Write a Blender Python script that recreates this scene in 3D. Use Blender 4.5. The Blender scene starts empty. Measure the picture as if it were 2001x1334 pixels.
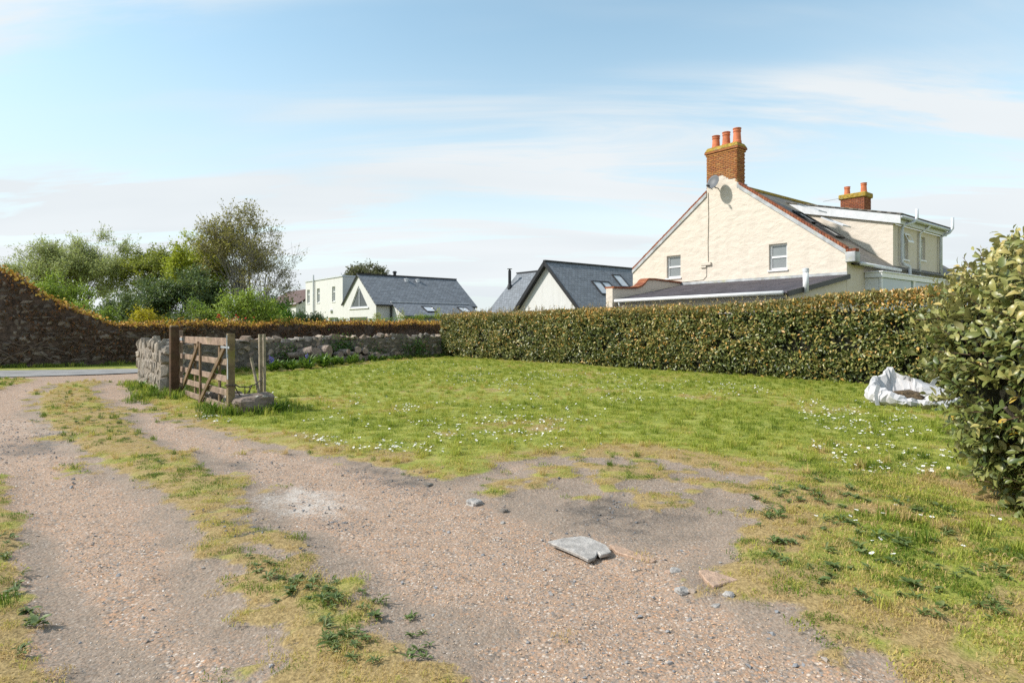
import bpy, bmesh, math, random
import numpy as np
from mathutils import Vector, Matrix, Euler
from mathutils.geometry import tessellate_polygon

random.seed(7)
RNG = np.random.default_rng(11)
S = bpy.context.scene
C = S.collection
R = math.radians

# ------------------------------------------------------------------ camera, sky, sun, exposure
CAM_H = 1.5
cd = bpy.data.cameras.new('camera')
cam = bpy.data.objects.new('camera', cd)
C.objects.link(cam)
cam.location = (0, 0, CAM_H)
cam.rotation_euler = (R(90), 0, 0)
cd.sensor_width = 36.0
cd.lens = 21.48
cd.shift_y = -0.0145
cd.clip_start = 0.05
cd.clip_end = 4000
S.camera = cam

SUN_EL = R(41)
SUN_AZ = (-0.99, -0.12)                       # horizontal direction towards the sun
_h = math.hypot(*SUN_AZ)
SUN = Vector((SUN_AZ[0] / _h * math.cos(SUN_EL), SUN_AZ[1] / _h * math.cos(SUN_EL), math.sin(SUN_EL)))

W = bpy.data.worlds.new('World')
S.world = W
W.use_nodes = True


class NT:
    """small helper to write node trees"""
    def __init__(s, tree):
        s.t = tree
        tree.nodes.clear()

    def n(s, typ, ins=None, out=0, **props):
        nd = s.t.nodes.new(typ)
        for k, v in props.items():
            setattr(nd, k, v)
        for k, v in (ins or {}).items():
            sock = nd.inputs[k]
            if isinstance(v, bpy.types.NodeSocket):
                s.t.links.new(v, sock)
            else:
                sock.default_value = v
        return nd if out is None else nd.outputs[out]

    def link(s, a, b):
        s.t.links.new(a, b)

    def math(s, op, a, b=0.0, c=0.0, clamp=False):
        return s.n('ShaderNodeMath', {0: a, 1: b, 2: c}, operation=op, use_clamp=clamp)

    def ramp(s, fac, stops, interp='LINEAR'):
        nd = s.t.nodes.new('ShaderNodeValToRGB')
        cr = nd.color_ramp
        cr.interpolation = interp
        while len(cr.elements) < len(stops):
            cr.elements.new(0.5)
        for e, (p, c) in zip(cr.elements, stops):
            e.position = p
            e.color = (c[0], c[1], c[2], 1) if not isinstance(c, (int, float)) else (c, c, c, 1)
        s.t.links.new(fac, nd.inputs[0])
        return nd.outputs[0]

    def mix(s, fac, a, b, blend='MIX'):
        nd = s.t.nodes.new('ShaderNodeMix')
        nd.data_type = 'RGBA'
        nd.blend_type = blend
        for idx, v in ((0, fac), (6, a), (7, b)):
            if isinstance(v, bpy.types.NodeSocket):
                s.t.links.new(v, nd.inputs[idx])
            elif idx == 0:
                nd.inputs[0].default_value = v
            else:
                nd.inputs[idx].default_value = (v[0], v[1], v[2], 1)
        return nd.outputs[2]

    def noise(s, vec, scale, detail=4, rough=0.55, dist=0.0, out=0):
        return s.n('ShaderNodeTexNoise', {'Vector': vec, 'Scale': scale, 'Detail': detail, 'Roughness': rough, 'Distortion': dist}, out=out)

    def step(s, v, a, b):
        return s.n('ShaderNodeMapRange', {0: v, 1: a, 2: b, 3: 0.0, 4: 1.0}, interpolation_type='SMOOTHSTEP')


def build_world():
    w = NT(W.node_tree)
    sky = w.n('ShaderNodeTexSky', sky_type='NISHITA', sun_disc=False, sun_elevation=SUN_EL,
              sun_rotation=math.atan2(SUN.x, SUN.y), air_density=1.0, dust_density=0.5, ozone_density=1.0)
    co = w.n('ShaderNodeTexCoord', out='Generated')
    sep = w.n('ShaderNodeSeparateXYZ', {0: co}, out=None)
    z = w.math('ADD', w.math('MAXIMUM', sep.outputs[2], 0.0), 0.16)
    px = w.math('DIVIDE', sep.outputs[0], z)
    py = w.math('DIVIDE', sep.outputs[1], z)
    pos = w.n('ShaderNodeCombineXYZ', {0: px, 1: py, 2: 0.0})
    # long wind-drawn streaks of high cloud
    m1 = w.n('ShaderNodeMapping', {'Vector': pos, 'Location': (3.1, 1.7, 0), 'Rotation': (0, 0, R(-7)), 'Scale': (0.55, 2.3, 1)})
    n1 = w.noise(m1, 1.0, 8, 0.58, 0.7)
    m2 = w.n('ShaderNodeMapping', {'Vector': pos, 'Location': (7.3, 2.2, 0), 'Rotation': (0, 0, R(12)), 'Scale': (0.30, 0.75, 1)})
    n2 = w.noise(m2, 1.0, 4, 0.5, 0.3)
    s1 = w.step(n1, 0.40, 0.64)
    s2 = w.step(n2, 0.33, 0.52)
    cl = w.math('MULTIPLY', s1, s2)
    haze = w.step(sep.outputs[2], 0.52, -0.02)
    sky = w.mix(1.0, sky, (1.12, 1.30, 1.11), 'MULTIPLY')
    cov = w.math('ADD', w.math('MULTIPLY', cl, 0.80), w.math('MULTIPLY', haze, 0.85), clamp=True)
    cov = w.math('ADD', cov, 0.10, clamp=True)
    grey = w.mix(w.step(n2, 0.3, 0.7), (3.75, 4.05, 4.25), (4.4, 4.62, 4.75))
    col = w.mix(cov, sky, grey)
    bg = w.n('ShaderNodeBackground', {'Color': col, 'Strength': 0.10})
    out = w.n('ShaderNodeOutputWorld', out=None)
    w.link(bg, out.inputs[0])


build_world()

sd_ = bpy.data.lights.new('sun', 'SUN')
sd_.energy = 2.7
sd_.angle = R(3.0)
sd_.color = (1.0, 0.95, 0.88)
sun = bpy.data.objects.new('sun', sd_)
C.objects.link(sun)
sun.rotation_euler = SUN.to_track_quat('Z', 'Y').to_euler()
sun.location = SUN * 200

S.view_settings.view_transform = 'Standard'
S.view_settings.look = 'None'
S.view_settings.gamma = 1.0
S.view_settings.use_curve_mapping = False
S.view_settings.exposure = 1.05
S.cycles.max_bounces = 6
S.cycles.diffuse_bounces = 3
S.cycles.transparent_max_bounces = 6
S.cycles.use_denoising = False


# ------------------------------------------------------------------ object helpers
def lin(r, g, b):
    f = lambda c: (c / 255 / 12.92) if c / 255 <= 0.04045 else ((c / 255 + 0.055) / 1.055) ** 2.4
    return (f(r), f(g), f(b))


def tag(o, label, cat, group=None):
    o['label'] = label
    o['category'] = cat
    if group:
        o['group'] = group
    return o


def thing(name, label, cat, loc=(0, 0, 0), rz=0.0, group=None):
    o = bpy.data.objects.new(name, None)
    o.empty_display_size = 0.2
    C.objects.link(o)
    o.location = loc
    o.rotation_euler = (0, 0, rz)
    return tag(o, label, cat, group)


def link(name, me, parent=None, loc=(0, 0, 0), rot=None, scale=None):
    o = bpy.data.objects.new(name, me)
    C.objects.link(o)
    o.location = loc
    if rot is not None:
        o.rotation_euler = rot
    if scale is not None:
        o.scale = scale
    if parent is not None:
        o.parent = parent
    return o


def pmesh(name, V, F, mat, smooth=False):
    me = bpy.data.meshes.new(name)
    me.from_pydata([tuple(v) for v in V], [], [tuple(f) for f in F])
    me.materials.append(mat)
    if smooth:
        me.polygons.foreach_set('use_smooth', [True] * len(me.polygons))
    me.update()
    return me


def npmesh(name, V, F, mat, smooth=False, attrs=None):
    """big mesh from numpy arrays, every face with the same number of corners"""
    me = bpy.data.meshes.new(name)
    V = np.asarray(V, dtype=np.float32)
    F = np.asarray(F, dtype=np.int32)
    k = F.shape[1]
    me.vertices.add(len(V))
    me.vertices.foreach_set('co', V.ravel())
    me.loops.add(F.size)
    me.loops.foreach_set('vertex_index', F.ravel())
    me.polygons.add(len(F))
    me.polygons.foreach_set('loop_start', np.arange(0, F.size, k, dtype=np.int32))
    me.update(calc_edges=True)
    if smooth:
        me.polygons.foreach_set('use_smooth', np.ones(len(F), dtype=bool))
    for key, a in (attrs or {}).items():
        at = me.attributes.new(key, 'FLOAT', 'POINT')
        at.data.foreach_set('value', np.asarray(a, dtype=np.float32))
    if mat:
        me.materials.append(mat)
    me.validate()
    return me


class MB:
    """collects simple shapes into one mesh"""
    def __init__(s):
        s.V, s.F = [], []

    def add(s, V, F):
        b = len(s.V)
        s.V += [Vector(v) for v in V]
        s.F += [tuple(i + b for i in f) for f in F]
        return s

    def hexa(s, p):                      # 8 corners: bottom ring of 4, top ring of 4
        return s.add(p, [(3, 2, 1, 0), (4, 5, 6, 7), (0, 1, 5, 4), (1, 2, 6, 5), (2, 3, 7, 6), (3, 0, 4, 7)])

    def box(s, o, a, b, c):              # corner + three edge vectors
        o, a, b, c = Vector(o), Vector(a), Vector(b), Vector(c)
        if a.cross(b).dot(c) < 0:
            a, b = b, a
        return s.hexa([o, o + a, o + a + b, o + b, o + c, o + a + c, o + a + b + c, o + b + c])

    def beam(s, p, q, w, h, side):       # bar from p to q, w across 'side', h across the third axis
        p, q, side = Vector(p), Vector(q), Vector(side).normalized()
        d = (q - p).normalized()
        up = side.cross(d).normalized()
        side = d.cross(up).normalized()
        o = p - side * w / 2 - up * h / 2
        return s.box(o, side * w, up * h, q - p)

    def tube(s, pts, rad, n=8, cap=True):
        pts = [Vector(p) for p in pts]
        rad = [rad] * len(pts) if isinstance(rad, (int, float)) else rad
        b = len(s.V)
        ref = None
        for i, p in enumerate(pts):
            d = (pts[min(i + 1, len(pts) - 1)] - pts[max(i - 1, 0)]).normalized()
            if ref is None:
                ref = Vector((1, 0, 0)) if abs(d.x) < 0.8 else Vector((0, 1, 0))
            x = (ref - d * ref.dot(d)).normalized()
            ref = x
            y = d.cross(x)
            for k in range(n):
                a = 2 * math.pi * k / n
                s.V.append(p + (x * math.cos(a) + y * math.sin(a)) * rad[i])
        for i in range(len(pts) - 1):
            for k in range(n):
                k2 = (k + 1) % n
                s.F.append((b + i * n + k, b + i * n + k2, b + (i + 1) * n + k2, b + (i + 1) * n + k))
        if cap:
            s.F.append(tuple(b + k for k in reversed(range(n))))
            s.F.append(tuple(b + (len(pts) - 1) * n + k for k in range(n)))
        return s

    def lathe(s, o, prof, n=16, axis=(0, 0, 1)):
        o = Vector(o)
        return s.tube([o + Vector(axis) * z for r_, z in prof], [r_ for r_, z in prof], n)

    def slab(s, loops, o, ax, ay, depth):
        """flat polygon with holes (2-D loops) in the plane o, ax, ay, thickened by the vector depth"""
        o, ax, ay, depth = Vector(o), Vector(ax), Vector(ay), Vector(depth)
        tris = tessellate_polygon([[Vector((p[0], p[1], 0)) for p in lp] for lp in loops])
        flat = [p for lp in loops for p in lp]
        b = len(s.V)
        nn = len(flat)
        s.V += [o + ax * p[0] + ay * p[1] for p in flat]
        s.V += [o + ax * p[0] + ay * p[1] + depth for p in flat]
        nrm = ax.cross(ay)
        fr = nrm.dot(depth) < 0           # front faces look away from depth
        for t in tris:
            p0, p1, p2 = (Vector(flat[i]) for i in t)
            ccw = (p1 - p0).cross(p2 - p0) > 0
            f = t if ccw == fr else tuple(reversed(t))
            s.F.append(tuple(b + i for i in f))
            s.F.append(tuple(b + nn + i for i in reversed(f)))
        k = 0
        for lp in loops:
            m = len(lp)
            for i in range(m):
                a, c = k + i, k + (i + 1) % m
                s.F.append((b + a, b + c, b + nn + c, b + nn + a))
            k += m
        return s

    def mesh(s, name, mat, origin=(0, 0, 0), smooth=False, bevel=0.0, recalc=True):
        o = Vector(origin)
        bm = bmesh.new()
        vs = [bm.verts.new(v - o) for v in s.V]
        for f in s.F:
            try:
                bm.faces.new([vs[i] for i in f])
            except ValueError:
                pass
        if recalc:
            bmesh.ops.recalc_face_normals(bm, faces=bm.faces[:])
        if bevel > 0:
            bmesh.ops.bevel(bm, geom=[e for e in bm.edges if e.is_manifold and e.calc_face_angle(0) > 0.5], offset=bevel, segments=1, affect='EDGES', clamp_overlap=True)
        me = bpy.data.meshes.new(name)
        bm.to_mesh(me)
        bm.free()
        me.materials.append(mat)
        if smooth:
            me.polygons.foreach_set('use_smooth', [True] * len(me.polygons))
        return me

    def part(s, name, mat, parent, smooth=False, bevel=0.0, origin=None):
        """link as a part: corners are in world metres, the thing's base is subtracted"""
        base = Vector(parent.location)
        q = parent.parent
        while q is not None:
            base = base + Vector(q.location)
            q = q.parent
        return link(name, s.mesh(name, mat, base, smooth, bevel), parent)


# numpy value noise, summed octaves, 0..1
def _h2(ix, iy, seed):
    v = np.sin(ix * 127.1 + iy * 311.7 + seed * 74.7) * 43758.5453
    return v - np.floor(v)


def vnoise(x, y, seed=0):
    ix, iy = np.floor(x), np.floor(y)
    fx, fy = x - ix, y - iy
    fx, fy = fx * fx * (3 - 2 * fx), fy * fy * (3 - 2 * fy)
    a, b = _h2(ix, iy, seed), _h2(ix + 1, iy, seed)
    c, d = _h2(ix, iy + 1, seed), _h2(ix + 1, iy + 1, seed)
    return (a * (1 - fx) + b * fx) * (1 - fy) + (c * (1 - fx) + d * fx) * fy


def fbm(x, y, scale, seed=0, octaves=4):
    t, amp, tot = 0, 1.0, 0
    for i in range(octaves):
        t = t + amp * vnoise(x * scale * 2 ** i + 17.3 * i, y * scale * 2 ** i - 9.1 * i, seed + i)
        tot += amp
        amp *= 0.5
    return t / tot


def smooth01(v, a, b):
    t = np.clip((v - a) / (b - a), 0, 1)
    return t * t * (3 - 2 * t)


def sdist(poly, X, Y):
    """signed distance to a polygon, positive inside"""
    P = np.asarray(poly, dtype=float)
    best = np.full(X.shape, 1e9)
    inside = np.zeros(X.shape, dtype=bool)
    for i in range(len(P)):
        ax, ay = P[i]
        bx, by = P[(i + 1) % len(P)]
        ex, ey = bx - ax, by - ay
        t = np.clip(((X - ax) * ex + (Y - ay) * ey) / (ex * ex + ey * ey + 1e-12), 0, 1)
        best = np.minimum(best, (X - ax - t * ex) ** 2 + (Y - ay - t * ey) ** 2)
        c = ((ay > Y) != (by > Y)) & (X < (bx - ax) * (Y - ay) / (by - ay + 1e-12) + ax)
        inside ^= c
    d = np.sqrt(best)
    return np.where(inside, d, -d)


# ------------------------------------------------------------------ materials
def material(name):
    m = bpy.data.materials.new(name)
    m.use_nodes = True
    return m, NT(m.node_tree)


def finish(nt, bsdf):
    out = nt.n('ShaderNodeOutputMaterial', out=None)
    nt.link(bsdf, out.inputs[0])


def bump(nt, h, strength=0.4, dist=0.02):
    return nt.n('ShaderNodeBump', {'Height': h, 'Strength': strength, 'Distance': dist})


def simple(name, col, rough=0.6, metal=0.0, var=0.12, scale=6.0, bumps=0.15, bdist=0.01, dirt=None, spec=0.4):
    """plain surface with blotchy wear"""
    m, nt = material(name)
    p = nt.n('ShaderNodeTexCoord', out='Object')
    n1 = nt.noise(p, scale, 5, 0.6)
    n2 = nt.noise(p, scale * 9, 3, 0.6)
    d = tuple(c * (1 - var * 1.6) for c in col)
    l = tuple(min(1, c * (1 + var)) for c in col)
    c = nt.mix(nt.step(n1, 0.3, 0.7), d, l)
    if dirt:
        c = nt.mix(nt.math('MULTIPLY', nt.step(nt.noise(p, scale * 0.7, 6, 0.65), 0.52, 0.72), dirt[1]), c, dirt[0])
    b = nt.n('ShaderNodeBsdfPrincipled', {'Base Color': c, 'Roughness': rough, 'Metallic': metal, 'Specular IOR Level': spec,
                                          'Normal': bump(nt, nt.math('ADD', n2, n1), bumps, bdist)})
    finish(nt, b)
    return m


def render_wall(name, col, lump=0.5, scale=3.0):
    """painted lumpy render over stone"""
    m, nt = material(name)
    p = nt.n('ShaderNodeTexCoord', out='Object')
    mp = nt.n('ShaderNodeMapping', {'Vector': p, 'Scale': (1, 1, 1.7)})
    big = nt.noise(mp, scale, 3, 0.5, 0.6)
    vor = nt.n('ShaderNodeTexVoronoi', {'Vector': mp, 'Scale': scale * 0.8, 'Randomness': 1.0}, feature='SMOOTH_F1')
    fine = nt.noise(p, scale * 16, 4, 0.65)
    st = nt.noise(nt.n('ShaderNodeMapping', {'Vector': p, 'Scale': (2.5, 2.5, 0.35)}), 1.2, 5, 0.6)
    c = nt.mix(nt.step(st, 0.45, 0.8), col, tuple(x * 0.86 for x in col))
    c = nt.mix(nt.step(fine, 0.2, 0.9), c, tuple(min(1, x * 1.05) for x in col))
    h = nt.math('ADD', nt.math('ADD', nt.math('MULTIPLY', big, 1.0), nt.math('MULTIPLY', vor, 0.7)), nt.math('MULTIPLY', fine, 0.12))
    b = nt.n('ShaderNodeBsdfPrincipled', {'Base Color': c, 'Roughness': 0.85, 'Specular IOR Level': 0.2, 'Normal': bump(nt, h, lump, 0.09)})
    finish(nt, b)
    return m


def leaf_mat(name, stops, rough=0.42, trans=0.28, spec=0.45, under=None, obj_random=0.0):
    m, nt = material(name)
    t = nt.n('ShaderNodeAttribute', out='Fac', attribute_name='tone')
    p = nt.n('ShaderNodeTexCoord', out='Object')
    t = nt.math('ADD', t, nt.math('MULTIPLY', nt.math('SUBTRACT', nt.noise(p, 1.6, 3), 0.5), 0.35), clamp=True)
    c = nt.ramp(t, stops)
    if under:
        bf = nt.n('ShaderNodeNewGeometry', out='Backfacing')
        c = nt.mix(nt.math('MULTIPLY', bf, 0.75), c, under)
    b = nt.n('ShaderNodeBsdfPrincipled', {'Base Color': c, 'Roughness': rough, 'Specular IOR Level': spec})
    tr = nt.n('ShaderNodeBsdfTranslucent', {'Color': nt.mix(0.35, c, (0.35, 0.42, 0.05))})
    finish(nt, nt.n('ShaderNodeMixShader', {0: trans, 1: b, 2: tr}))
    return m


def stone_mat(name, stops, lichen=0.3, scale=1.0):
    m, nt = material(name)
    p = nt.n('ShaderNodeTexCoord', out='Object')
    rnd = nt.n('ShaderNodeObjectInfo', out='Random')
    off = nt.n('ShaderNodeVectorMath', {0: p, 1: nt.n('ShaderNodeCombineXYZ', {0: nt.math('MULTIPLY', rnd, 37.0), 1: nt.math('MULTIPLY', rnd, 91.0), 2: rnd})}, operation='ADD')
    n1 = nt.noise(off, 3.0 * scale, 6, 0.65)
    n2 = nt.noise(off, 14.0 * scale, 5, 0.7)
    t = nt.math('ADD', nt.math('MULTIPLY', rnd, 0.75), nt.math('MULTIPLY', n1, 0.3), clamp=True)
    c = nt.ramp(t, stops)
    c = nt.mix(nt.step(n2, 0.35, 0.75), nt.mix(0.45, c, (0.05, 0.045, 0.04)), c)
    c = nt.mix(nt.math('MULTIPLY', nt.step(nt.noise(off, 5.0 * scale, 5, 0.7), 0.58, 0.66), lichen), c, (0.55, 0.53, 0.46))
    c = nt.mix(nt.math('MULTIPLY', nt.step(nt.noise(off, 4.1 * scale, 4, 0.7), 0.6, 0.7), lichen * 0.6), c, (0.10, 0.12, 0.045))
    b = nt.n('ShaderNodeBsdfPrincipled', {'Base Color': c, 'Roughness': 0.9, 'Specular IOR Level': 0.2,
                                          'Normal': bump(nt, nt.math('ADD', n1, nt.math('MULTIPLY', n2, 0.5)), 0.7, 0.05)})
    finish(nt, b)
    return m


def slate_mat(name, col, row=0.2, width=0.3, dirt=(0.2, 0.19, 0.14), dirt_amt=0.3, axis='UV'):
    m, nt = material(name)
    uv = nt.n('ShaderNodeTexCoord', out='UV')
    br = nt.n('ShaderNodeTexBrick', {'Vector': uv, 'Scale': 1.0, 'Mortar Size': 0.012, 'Mortar Smooth': 0.2, 'Brick Width': width, 'Row Height': row,
                                     'Color1': (*[c * 0.8 for c in col], 1), 'Color2': (*[c * 1.18 for c in col], 1), 'Mortar': (*[c * 0.35 for c in col], 1)}, out=None, offset=0.5)
    n1 = nt.noise(uv, 0.9, 6, 0.65)
    c = nt.mix(nt.math('MULTIPLY', nt.step(n1, 0.45, 0.7), dirt_amt), br.outputs[0], dirt)
    n2 = nt.noise(uv, 30, 3)
    h = nt.math('ADD', nt.math('MULTIPLY', br.outputs[1], -1.0), nt.math('MULTIPLY', n2, 0.3))
    b = nt.n('ShaderNodeBsdfPrincipled', {'Base Color': c, 'Roughness': 0.62, 'Specular IOR Level': 0.35, 'Normal': bump(nt, h, 0.6, 0.02)})
    finish(nt, b)
    return m


def wood_mat(name, col, moss=(0.10, 0.11, 0.03), moss_amt=0.3, dark=0.5):
    m, nt = material(name)
    p = nt.n('ShaderNodeTexCoord', out='Object')
    rnd = nt.n('ShaderNodeObjectInfo', out='Random')
    mp = nt.n('ShaderNodeMapping', {'Vector': p, 'Scale': (7, 7, 7)})
    gr = nt.noise(mp, 2.0, 6, 0.7, 1.5)
    n1 = nt.noise(p, 4.5, 5, 0.6)
    c = nt.mix(nt.step(gr, 0.3, 0.7), tuple(x * dark for x in col), col)
    c = nt.mix(nt.step(n1, 0.35, 0.75), c, tuple(min(1, x * 1.5) for x in col))
    c = nt.mix(nt.math('MULTIPLY', nt.step(nt.noise(p, 2.6, 4), 0.5, 0.65), moss_amt), c, moss)
    c = nt.mix(nt.math('MULTIPLY', rnd, 0.2), c, tuple(x * 0.5 for x in col))
    b = nt.n('ShaderNodeBsdfPrincipled', {'Base Color': c, 'Roughness': 0.85, 'Specular IOR Level': 0.2, 'Normal': bump(nt, gr, 0.5, 0.01)})
    finish(nt, b)
    return m


def glass_mat(name, col=(0.10, 0.12, 0.13), rough=0.03):
    m, nt = material(name)
    p = nt.n('ShaderNodeTexCoord', out='Object')
    n1 = nt.noise(p, 1.2, 2)
    b = nt.n('ShaderNodeBsdfPrincipled', {'Base Color': nt.mix(n1, tuple(c * 0.8 for c in col), tuple(c * 1.2 for c in col)), 'Roughness': rough,
                                          'Specular IOR Level': 0.9, 'IOR': 1.5, 'Normal': bump(nt, n1, 0.02, 0.01)})
    finish(nt, b)
    return m


def tube_bark(name, a, b_):
    m, nt = material(name)
    p = nt.n('ShaderNodeTexCoord', out='Object')
    n1 = nt.noise(nt.n('ShaderNodeMapping', {'Vector': p, 'Scale': (6, 6, 1.4)}), 3.0, 5, 0.7)
    c = nt.mix(nt.step(n1, 0.35, 0.65), a, b_)
    finish(nt, nt.n('ShaderNodeBsdfPrincipled', {'Base Color': c, 'Roughness': 0.9, 'Normal': bump(nt, n1, 0.6, 0.03)}))
    return m


def ground_mat():
    m, nt = material('ground')
    p = nt.n('ShaderNodeTexCoord', out='Object')
    at = lambda k: nt.n('ShaderNodeAttribute', out='Fac', attribute_name=k)
    g, dry, dirt, chalk, dark = (at(k) for k in ('grass', 'dry', 'dirt', 'chalk', 'dark'))
    nb = nt.noise(p, 1.1, 5, 0.6)
    nm = nt.noise(p, 7.0, 6, 0.7)
    nf = nt.noise(p, 42.0, 4, 0.7)
    nff = nt.noise(p, 170.0, 3, 0.7)
    npt = nt.noise(p, 4.2, 6, 0.72, 0.8)
    # gravel: two sizes of chips
    stops = [(0.0, (0.13, 0.12, 0.115)), (0.10, (0.27, 0.25, 0.235)), (0.22, (0.43, 0.30, 0.215)), (0.46, (0.48, 0.34, 0.25)), (0.62, (0.55, 0.33, 0.205)), (0.80, (0.37, 0.31, 0.27)), (0.92, (0.70, 0.61, 0.53))]
    v1 = nt.n('ShaderNodeTexVoronoi', {'Vector': p, 'Scale': 62.0}, out=None)
    v2 = nt.n('ShaderNodeTexVoronoi', {'Vector': p, 'Scale': 120.0}, out=None)
    sep1 = nt.n('ShaderNodeSeparateColor', {0: v1.outputs['Color']})
    sep2 = nt.n('ShaderNodeSeparateColor', {0: v2.outputs['Color']})
    c1 = nt.ramp(sep1, stops, 'CONSTANT')
    c2 = nt.ramp(sep2, stops, 'CONSTANT')
    gap = nt.step(v1.outputs['Distance'], 0.30, 0.62)
    grav = nt.mix(nt.math('MULTIPLY', gap, 0.6), c1, (0.255, 0.19, 0.14))
    grav = nt.mix(nt.step(nm, 0.42, 0.62), grav, nt.mix(0.30, c2, (0.38, 0.285, 0.21)))
    grav = nt.mix(nt.math('MULTIPLY', nt.step(nb, 0.5, 0.75), 0.35), grav, (0.36, 0.285, 0.225))
    soil = nt.mix(nt.step(nf, 0.3, 0.7), (0.215, 0.165, 0.125), (0.38, 0.305, 0.24))
    soil = nt.mix(nt.math('MULTIPLY', nt.step(npt, 0.48, 0.66), 0.6), soil, nt.mix(nf, (0.13, 0.105, 0.085), (0.26, 0.22, 0.18)))
    soil = nt.mix(nt.math('MULTIPLY', nt.step(nff, 0.60, 0.72), 0.7), soil, (0.10, 0.085, 0.07))
    soil = nt.mix(nt.math('MULTIPLY', nt.step(sep2, 0.86, 0.9), nt.step(nff, 0.4, 0.6)), soil, c1)
    pale = nt.mix(nt.step(nf, 0.25, 0.75), (0.38, 0.345, 0.31), (0.55, 0.51, 0.465))
    blk = nt.mix(nt.step(nf, 0.35, 0.7), (0.035, 0.033, 0.032), (0.14, 0.125, 0.11))

    def msk(a, amt=0.7, lo=0.38, hi=0.62):
        v = nt.math('ADD', a, nt.math('MULTIPLY', nt.math('SUBTRACT', nt.math('ADD', nt.math('MULTIPLY', nm, 0.6), nt.math('MULTIPLY', nf, 0.4)), 0.5), amt))
        return nt.step(v, lo, hi)
    grav = nt.mix(1.0, grav, (0.86, 0.84, 0.82), 'MULTIPLY')
    soil = nt.mix(1.0, soil, (0.82, 0.83, 0.84), 'MULTIPLY')
    c = nt.mix(nt.math('MULTIPLY', msk(dirt, 0.9, 0.25, 0.85), 0.85), grav, soil)
    c = nt.mix(nt.math('MULTIPLY', msk(nt.math('MULTIPLY', chalk, nt.math('ADD', nt.math('MULTIPLY', npt, 1.7), -0.05)), 1.9, 0.34, 1.05), 0.8), c, pale)
    c = nt.mix(nt.math('MULTIPLY', msk(nt.math('MULTIPLY', dark, nt.math('ADD', nt.math('MULTIPLY', npt, 1.7), -0.05)), 1.9, 0.4, 1.1), 0.7), c, blk)
    gn = nt.noise(p, 2.3, 6, 0.7)
    green = nt.mix(nt.step(gn, 0.3, 0.7), (0.19, 0.225, 0.038), (0.37, 0.365, 0.085))
    green = nt.mix(nt.step(nf, 0.35, 0.75), nt.mix(0.3, green, (0.07, 0.09, 0.015)), green)
    straw = nt.mix(nt.step(nf, 0.3, 0.7), (0.20, 0.14, 0.06), (0.38, 0.28, 0.13))
    gc = nt.mix(msk(dry, 0.8, 0.3, 0.75), green, straw)
    c = nt.mix(msk(g, 0.8, 0.4, 0.6), c, gc)
    h = nt.math('ADD', nt.math('ADD', nt.math('MULTIPLY', v1.outputs['Distance'], -0.5), nt.math('MULTIPLY', nm, 1.2)), nt.math('MULTIPLY', nf, 0.8))
    b = nt.n('ShaderNodeBsdfPrincipled', {'Base Color': c, 'Roughness': 0.95, 'Specular IOR Level': 0.15, 'Normal': bump(nt, h, 0.5, 0.018)})
    finish(nt, b)
    return m


def inst_mat(name, stops, rough=0.8, trans=0.0, var_noise=0.0, spec=0.2):
    """colour picked by the tone that each scattered piece carries"""
    m, nt = material(name)
    t = nt.n('ShaderNodeAttribute', out='Fac', attribute_name='tone', attribute_type='INSTANCER')
    if var_noise:
        t2 = nt.n('ShaderNodeAttribute', out='Fac', attribute_name='blade')
        t = nt.math('ADD', t, nt.math('MULTIPLY', nt.math('SUBTRACT', t2, 0.5), var_noise), clamp=True)
    c = nt.ramp(t, stops)
    b = nt.n('ShaderNodeBsdfPrincipled', {'Base Color': c, 'Roughness': rough, 'Specular IOR Level': spec})
    if trans:
        tr = nt.n('ShaderNodeBsdfTranslucent', {'Color': c})
        b = nt.n('ShaderNodeMixShader', {0: trans, 1: b, 2: tr})
    finish(nt, b)
    return m


M = {}
M['ground'] = ground_mat()
M['asphalt'] = simple('asphalt', (0.23, 0.225, 0.22), 0.9, var=0.15, scale=1.5, bumps=0.5, bdist=0.01, dirt=((0.32, 0.30, 0.27), 0.5))
M['cream'] = render_wall('cream_render', (0.60, 0.53, 0.45), 0.36)
M['white_render'] = render_wall('white_render', (0.56, 0.555, 0.535), 0.06, 2.0)
M['white'] = simple('white_plastic', (0.68, 0.68, 0.68), 0.35, var=0.05, bumps=0.03)
M['fascia'] = simple('white_painted_board', (0.58, 0.59, 0.61), 0.5, var=0.06, bumps=0.05)
M['grey_plastic'] = simple('grey_plastic', (0.52, 0.54, 0.57), 0.4, var=0.08, bumps=0.04)
M['black'] = simple('black_plastic', (0.018, 0.018, 0.02), 0.45, var=0.1, bumps=0.05)
M['cement'] = simple('cement', (0.40, 0.41, 0.42), 0.9, var=0.18, scale=3, bumps=0.4, dirt=((0.36, 0.34, 0.12), 0.5))
M['mortar'] = simple('mortar', (0.52, 0.45, 0.37), 0.95, var=0.15, scale=8, bumps=0.4)
M['lichen'] = simple('lichened_cement', (0.40, 0.27, 0.045), 0.95, var=0.25, scale=9, bumps=0.9, bdist=0.03, dirt=((0.27, 0.24, 0.20), 0.8))
M['terracotta'] = simple('terracotta', (0.55, 0.17, 0.075), 0.8, var=0.18, scale=4, bumps=0.2, dirt=((0.34, 0.20, 0.12), 0.5))
M['brick'] = stone_mat('brick_clay', [(0.0, (0.28, 0.085, 0.035)), (0.35, (0.42, 0.155, 0.05)), (0.65, (0.48, 0.20, 0.06)), (1.0, (0.50, 0.27, 0.10))], 0.12, 1.0)
M['brick_red'] = stone_mat('brick_red', [(0.0, (0.20, 0.055, 0.03)), (0.5, (0.33, 0.10, 0.045)), (1.0, (0.42, 0.15, 0.06))], 0.10, 1.0)
M['slate'] = slate_mat('new_slate', (0.17, 0.185, 0.205), 0.22, 0.32, (0.15, 0.16, 0.17), 0.25)
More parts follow.
